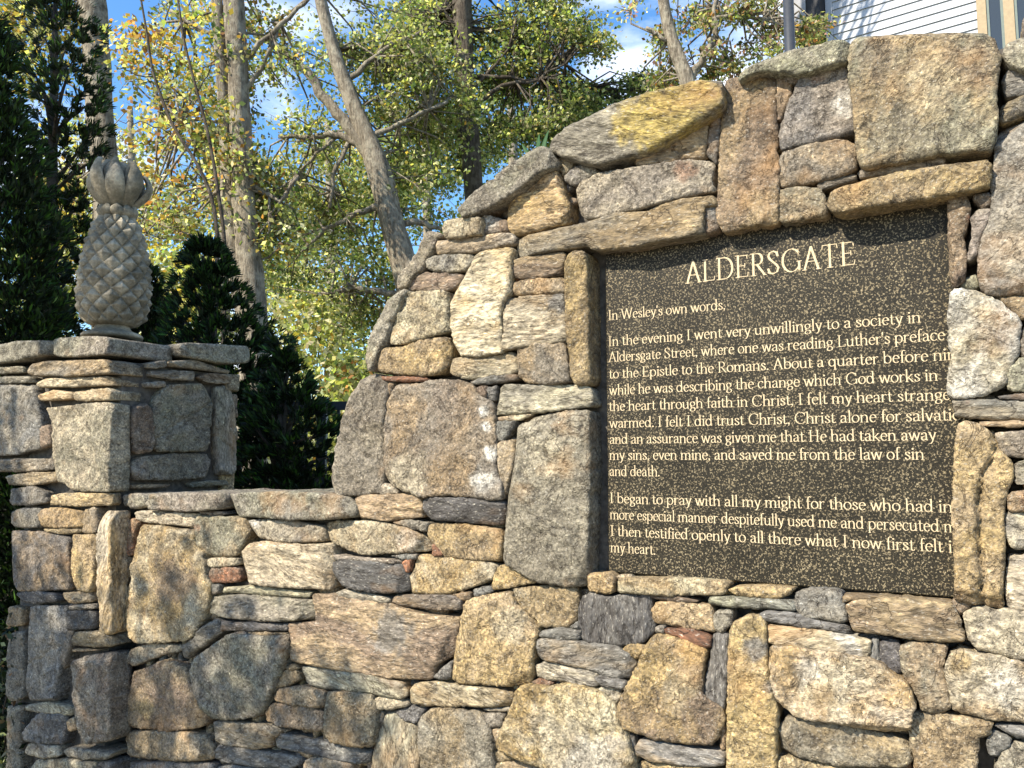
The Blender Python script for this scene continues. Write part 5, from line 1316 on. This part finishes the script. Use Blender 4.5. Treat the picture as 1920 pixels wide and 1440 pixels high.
evergreen('small dark evergreen half hidden behind the pillar', 4.9, [(500, 270, 276), (540, 258, 296), (600, 240, 312), (700, 235, 320), (950, 235, 320)], 53, 3000)
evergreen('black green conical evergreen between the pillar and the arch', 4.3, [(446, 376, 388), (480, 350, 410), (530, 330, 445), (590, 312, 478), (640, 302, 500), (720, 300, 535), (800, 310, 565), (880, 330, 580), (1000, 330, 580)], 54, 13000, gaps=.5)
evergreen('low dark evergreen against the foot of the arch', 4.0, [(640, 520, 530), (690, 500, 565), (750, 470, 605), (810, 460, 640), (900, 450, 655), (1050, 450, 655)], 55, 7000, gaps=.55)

# ------------------------------------------------------------------ fence
fr_ = thing('metal_fence', 'black metal picket fence behind the dark evergreens', 'fence', tuple(np.array([at(480, 864, 5.2)[0], 5.2, 0])))
zt_ = at(620, 753, 5.2)[2]; zt2 = at(620, 769, 5.2)[2]
xa, xb = at(180, 800, 5.2)[0], at(900, 800, 5.2)[0]
mb = MB(); mb.box((xa, 5.18, zt2), (xb - xa, 0, 0), (0, .04, 0), (0, 0, zt_ - zt2)); mb.build('top_rail', M_BLACKMETAL, fr_)
mb = MB(); mb.box((xa, 5.185, .25), (xb - xa, 0, 0), (0, .03, 0), (0, 0, .04)); mb.build('bottom_rail', M_BLACKMETAL, fr_)
k = 0; x = xa
while x < xb:
    post = k % 14 == 0
    s_ = .06 if post else .018
    mb = MB(); mb.box((x - s_ / 2, 5.2 - s_ / 2, 0 if post else .12), (s_, 0, 0), (0, s_, 0), (0, 0, (zt_ + .03 if post else zt2) - (0 if post else .12)))
    mb.build('post' if post else 'picket', M_BLACKMETAL, fr_)
    k += 1; x += .105

# ------------------------------------------------------------------ the house
HD = np.array([-2060.0, 1507, 0]); HD /= np.linalg.norm(HD); HR = -HD; HN = np.array([-HR[1], HR[0], 0]); HN = HN if HN[1] < 0 else -HN
HC = at(1562, 30, 10.5); HZ = HC[2]; HC = np.array([HC[0], HC[1], 0.0])
def hz(x, y):
    p = hit(x, y, HC, HN); return float(np.dot(p - HC, HR)), p[2]
house = thing('white_house', 'white clapboard house corner with tan window trim above the arch', 'house', tuple(HC))
M_SIDING = simple('white painted clapboard', (.37, .39, .42), .6, 25, .06, .001)
M_TRIM = simple('tan window trim', (.27, .205, .12), .6, 30, .12, .001)
M_GREENTRIM = simple('grey green sash', (.09, .12, .105), .5, 30, .12, .001)
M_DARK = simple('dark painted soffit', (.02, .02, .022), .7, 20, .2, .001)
M_FASCIA = simple('grey fascia', (.22, .22, .23), .6, 20, .15, .001)
m, t = newmat('window glass')
gl = t.nodes.new('ShaderNodeBsdfPrincipled'); gl.inputs['Base Color'].default_value = (.02, .024, .022, 1); gl.inputs['Roughness'].default_value = .06; gl.inputs['Specular IOR Level'].default_value = .8
oo = t.nodes.new('ShaderNodeOutputMaterial'); t.links.new(gl.outputs[0], oo.inputs[0]); M_GLASS = m
HW = 5.2; HH = HZ + 2.2; EXP = .118
mb = MB(); mb.box(HC - HN * 4.2, HR * HW, HN * 4.19, (0, 0, HH)); mb.build('wall', M_SIDING, house)
wu0 = hz(1833, 40)[0]; WB = HZ - 1.3; WT = HZ + 1.1; wu1 = wu0 + 1.35
mb = MB(); z = .3
while z < HH - .05:
    spans = [(0.0, HW)]
    if z + EXP > WB and z < WT: spans = [(0.0, wu0 - .004), (wu1 + .004, HW)]
    for a, b in spans:
        o = HC + HR * a + HN * .002; L2 = HR * (b - a)
        p = [o + HN * .024 + np.array([0, 0, z]), o + HN * .004 + np.array([0, 0, z + EXP]), o + np.array([0, 0, z + EXP]), o + np.array([0, 0, z])]
        mb.add(p + [q + L2 for q in p], [(0, 1, 2, 3), (7, 6, 5, 4), (0, 4, 5, 1), (1, 5, 6, 2), (2, 6, 7, 3), (3, 7, 4, 0)])
    z += EXP
mb.build('siding', M_SIDING, house)
mb = MB(); mb.box(HC + HR * -.09 + HN * .003, HR * .088, HN * .03, (0, 0, HH)); mb.build('corner_board', M_SIDING, house)
win = MB()
def hbox(mb_, u0, u1, z0, z1, w0, w1): mb_.box(HC + HR * u0 + HN * w0 + np.array([0, 0, z0]), HR * (u1 - u0), HN * (w1 - w0), (0, 0, z1 - z0))
hbox(win, wu0, wu0 + .10, WB, WT, .0, .05); hbox(win, wu1 - .10, wu1, WB, WT, .0, .05); hbox(win, wu0 + .101, wu1 - .101, WT - .1, WT, 0, .05); hbox(win, wu0 + .101, wu1 - .101, WB, WB + .08, 0, .07)
um = hz(1893, 40)[0]; hbox(win, um - .055, um + .055, WB + .081, WT - .101, 0, .048)
wf_ = win.build('window', M_TRIM, house)
for a, b in ((wu0 + .101, um - .056), (um + .056, wu1 - .101)):
    s_ = MB(); hbox(s_, a, a + .03, WB + .081, WT - .101, 0, .03); hbox(s_, b - .03, b, WB + .081, WT - .101, 0, .03); hbox(s_, a + .031, b - .031, WT - .14, WT - .101, 0, .03); hbox(s_, a + .031, b - .031, WB + .081, WB + .12, 0, .03)
    q = s_.build('sash', M_GREENTRIM, None); q.parent = wf_; q.matrix_parent_inverse = house.matrix_world.inverted(); q.location = (0, 0, 0)
    me = q.data; me.transform(__import__('mathutils').Matrix.Translation(-Vector(house.location))); q.matrix_parent_inverse.identity()
    g_ = MB(); hbox(g_, a + .031, b - .031, WB + .121, WT - .141, .004, .012)
    q = g_.build('pane', M_GLASS, None); q.data.transform(__import__('mathutils').Matrix.Translation(-Vector(house.location))); q.parent = wf_
# side roof overhang left of the corner
u_l = hz(1487, 20)[0]; z_b = hz(1500, 44)[1] - .2
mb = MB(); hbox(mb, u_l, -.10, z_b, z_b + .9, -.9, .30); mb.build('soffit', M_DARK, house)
mb = MB(); hbox(mb, u_l - .02, u_l + .26, z_b + .005, z_b + .9, .303, .33); mb.build('fascia', M_FASCIA, house)
mb = MB(); z_k = hz(1530, 50)[1]; hbox(mb, hz(1519, 40)[0], hz(1528, 40)[0], z_k, z_b - .002, .05, .12); hbox(mb, hz(1528, 40)[0] + .001, -.091, z_k, z_k + .05, .05, .12); mb.build('bracket', M_DARK, house)
mb = MB()
rz0 = HH
for s_ in (0,):
    mb.add([HC - HN * -.5 + HR * -.4 + np.array([0, 0, rz0]), HC + HN * .5 + HR * (HW + .3) + np.array([0, 0, rz0]), HC - HN * 2.1 + HR * (HW + .3) + np.array([0, 0, rz0 + 1.6]), HC - HN * 2.1 + HR * -.4 + np.array([0, 0, rz0 + 1.6]),
            HC - HN * 4.7 + HR * -.4 + np.array([0, 0, rz0]), HC - HN * 4.7 + HR * (HW + .3) + np.array([0, 0, rz0])],
           [(0, 1, 2, 3), (3, 2, 5, 4), (0, 3, 4), (1, 5, 2), (0, 4, 5, 1)])
mb.build('roof', M_FASCIA, house)
# metal pole in front of the house
Yp = 5.0
pl = thing('metal_pole', 'plain dark grey metal pole standing just left of the white house', 'pole', tuple(np.array([at(1484, 864, Yp)[0], Yp, 0])))
M_POLE = simple('grey painted steel', (.035, .037, .04), .38, 40, .15, .0006, .6)
xp = at(1480, 60, Yp)[0]; zp = at(1480, -260, Yp)[2]
mb = MB(); mb.tube([(xp, Yp, 0), (xp, Yp, zp * .5), (xp, Yp, zp)], [.036, .035, .034], 24); mb.build('shaft', M_POLE, pl, True)
mb = MB(); mb.tube([(xp, Yp, zp), (xp, Yp, zp + .03), (xp, Yp, zp + .07)], [.05, .055, .01], 24); mb.build('cap', M_POLE, pl, True)

# ------------------------------------------------------------------ small plants
def sprig(label, tips, base, back, seed):
    r = np.random.default_rng(seed)
    u, z = wall_uz(base[0], base[1], back); b = W(u, z - .05, back)
    root = thing('leaf_sprig', label, 'plant', (b[0], b[1], 0))
    mb = MB(); mb.tube([np.array([b[0], b[1], 0]), b], [.006, .004], 6); mb.build('stem', M_BARKD, root)
    V = []; Fc = []
    for tx, ty, wd in tips:
        uu, zz = wall_uz(tx, ty, back); tip = W(uu, zz, back + r.uniform(-.03, .02)); n = len(V)
        d = tip - b; s_ = np.cross(d, N_); s_ /= np.linalg.norm(s_); K = 8
        for i in range(K + 1):
            t_ = i / K; p = b + d * t_ + N_ * (.012 * math.sin(t_ * 3))
            w_ = wd * math.sin(math.pi * (.1 + .88 * t_)) ** .8
            V += [p - s_ * w_ + N_ * w_ * .4, p, p + s_ * w_ + N_ * w_ * .4]
        for i in range(K):
            for j in (0, 1): Fc.append((n + i * 3 + j, n + i * 3 + j + 1, n + i * 3 + j + 4, n + i * 3 + j + 3))
    mesh_obj('leaves', local(V, root), Fc, M_LEAF, root, True, dict(leaf=('C', np.tile(np.array([.05, .13, .05]), (len(V), 1)))))
sprig('narrow green leaves poking up behind the arch coping', [(1004, 246, .008), (1024, 240, .008), (982, 272, .007), (1010, 268, .007), (1030, 262, .006)], (1016, 290), -.37, 3)
def groundcover(label, x0, x1, y0, y1, w, seed, n):
    r = np.random.default_rng(seed)
    b = hit((x0 + x1) / 2, 1400, P0 + N_ * w, N_)
    root = thing('low_shrub', label, 'shrub', (b[0], b[1], 0))
    xs = r.uniform(x0, x1, n); yb = y0 + (y1 - y0) * r.random(n) ** .6
    C = np.array([hit(x_, y_, P0 + N_ * (w + r.uniform(-.12, .08)), N_) for x_, y_ in zip(xs, yb)])
    P, Cc = leaf_mesh(C, .014, ['ever', 'dark', 'olive', 'brown'], [5, 4, 1.4, 1], r, elong=2.0)
    leaf_obj('foliage', P, Cc, root, M_SCALE)
    mb = MB()
    for _ in range(50):
        c = C[r.integers(0, n)]; mb.tube([np.array([b[0] + r.normal(0, .08), b[1] + r.normal(0, .05), 0]), c * .6 + np.array([b[0], b[1], 0]) * .4 + r.normal(0, .03, 3), c], [.006, .004, .002], 5)
    mb.build('stems', M_BARKD, root)
groundcover('dark scrubby shrub growing at the outer foot of the pillar', -70, 44, 1150, 1560, PWP - .08, 61, 3800)

# ------------------------------------------------------------------ tree that throws the dappled shade, out of view on the left
shade_r = np.random.default_rng(77)
sroot = thing('shade_tree', 'leafy tree left of the viewpoint shading the pillar', 'tree', (-7.4, 1.9, 0))
LP = []; LC = []; mb = MB()
mb.tube([(-7.4, 1.9, -.1), (-7.3, 1.9, 1.6), (-7.0, 1.8, 3.2), (-6.8, 1.9, 5.0), (-6.7, 2.0, 7.0)], [.2, .17, .14, .09, .03], 12, .1)
hub = [np.array(q) for q in ((-7.1, 1.8, 2.8), (-7.0, 1.8, 3.8), (-6.8, 1.9, 5.2), (-6.75, 1.95, 6.2))]
def shade(px, py, w, n, rad, dist, per=60, leaf=.06, front=None):
    P = hit(px, py, P0 + N_ * w, N_) if front is None else at(px, py, front)
    for _ in range(n):
        c = P + SUND * (dist + shade_r.uniform(-.5, .5)) + shade_r.normal(0, rad, 3) * np.array([1, 1, .8])
        m_ = int(per * shade_r.uniform(.6, 1.3))
        L_ = shade_r.normal(size=(m_, 3)) * np.array([.10, .10, .07])
        p_, c_ = leaf_mesh(c + L_, leaf, ['olive', 'green', 'yg'], [3, 3, 1], shade_r, nrm=np.array([0, 0, .5]))
        LP.append(p_); LC.append(c_)
        h_ = hub[int(np.argmin([np.linalg.norm(q - c) for q in hub]))]
        mb.tube([h_, (h_ + c) / 2 + shade_r.normal(0, .15, 3), c, c + shade_r.normal(0, .12, 3)], [.03, .018, .009, .003], 5)
SHADE = '#'
for (px, py, w, n, rad, dist, per) in [
        (-110, 680, PWP, 2, .05, 4.6, 60), (-90, 780, PWP, 3, .05, 4.6, 60), (-20, 780, PWP, 1, .03, 4.6, 14), (-60, 920, PWP, 3, .05, 4.6, 60), (-40, 1020, PWP, 3, .05, 4.5, 60), (20, 1050, PWP, 1, .04, 4.5, 22), (-20, 1110, PWP, 2, .05, 4.5, 40), (50, 1200, PWP, 2, .05, 4.5, 40), (80, 1280, PWP, 2, .05, 4.4, 40), (-60, 1200, PWP, 3, .08, 4.5, 60),
        (150, 1230, PWP, 1, .03, 4.4, 16), (160, 1350, PWP, 1, .04, 4.3, 24), (250, 1290, 0, 1, .03, 4.3, 14), (320, 1150, 0, 1, .02, 4.3, 8), (420, 1250, 0, 1, .03, 4.2, 18), (350, 1310, 0, 1, .04, 4.2, 18), (480, 1320, 0, 1, .03, 4.2, 14),
        (300, 1430, 0, 1, .05, 4.2, 24), (440, 1430, 0, 1, .05, 4.2, 22), (630, 1370, 0, 1, .02, 4.1, 12), (560, 1450, 0, 1, .05, 4.1, 20), (60, 1420, PWP, 2, .08, 4.3, 36), (720, 1450, 0, 1, .04, 4.1, 12)]:
    shade(px, py, w, n, rad, dist, int(per * (2.3 if w == 0 else 1.6)))
# over the pineapple and the evergreens
for py in (300, 360, 420, 480, 540, 585): shade(180, py - 12, 0, 2, .06, 4.4, 50, front=pc[1])
for px, py, Y in ((100, 100, 4.6), (100, 250, 4.6), (100, 400, 4.6), (110, 550, 4.6), (0, 200, 3.7), (20, 350, 3.7), (30, 500, 3.7), (60, 620, 3.7)):
    shade(px, py, 0, 9, .30, 4.2, 90, .075, front=Y)
for px, py, Y in ((390, 520, 4.3), (390, 600, 4.3), (430, 680, 4.3), (470, 760, 4.3), (520, 840, 4.2), (560, 780, 4.0), (590, 860, 4.0), (400, 780, 4.3)):
    shade(px, py, 0, 8, .24, 4.6, 90, .075, front=Y)
mb.build('trunk', M_BARK, sroot, True)
leaf_obj('crown', np.vstack(LP), np.vstack(LC), sroot, M_LEAF)
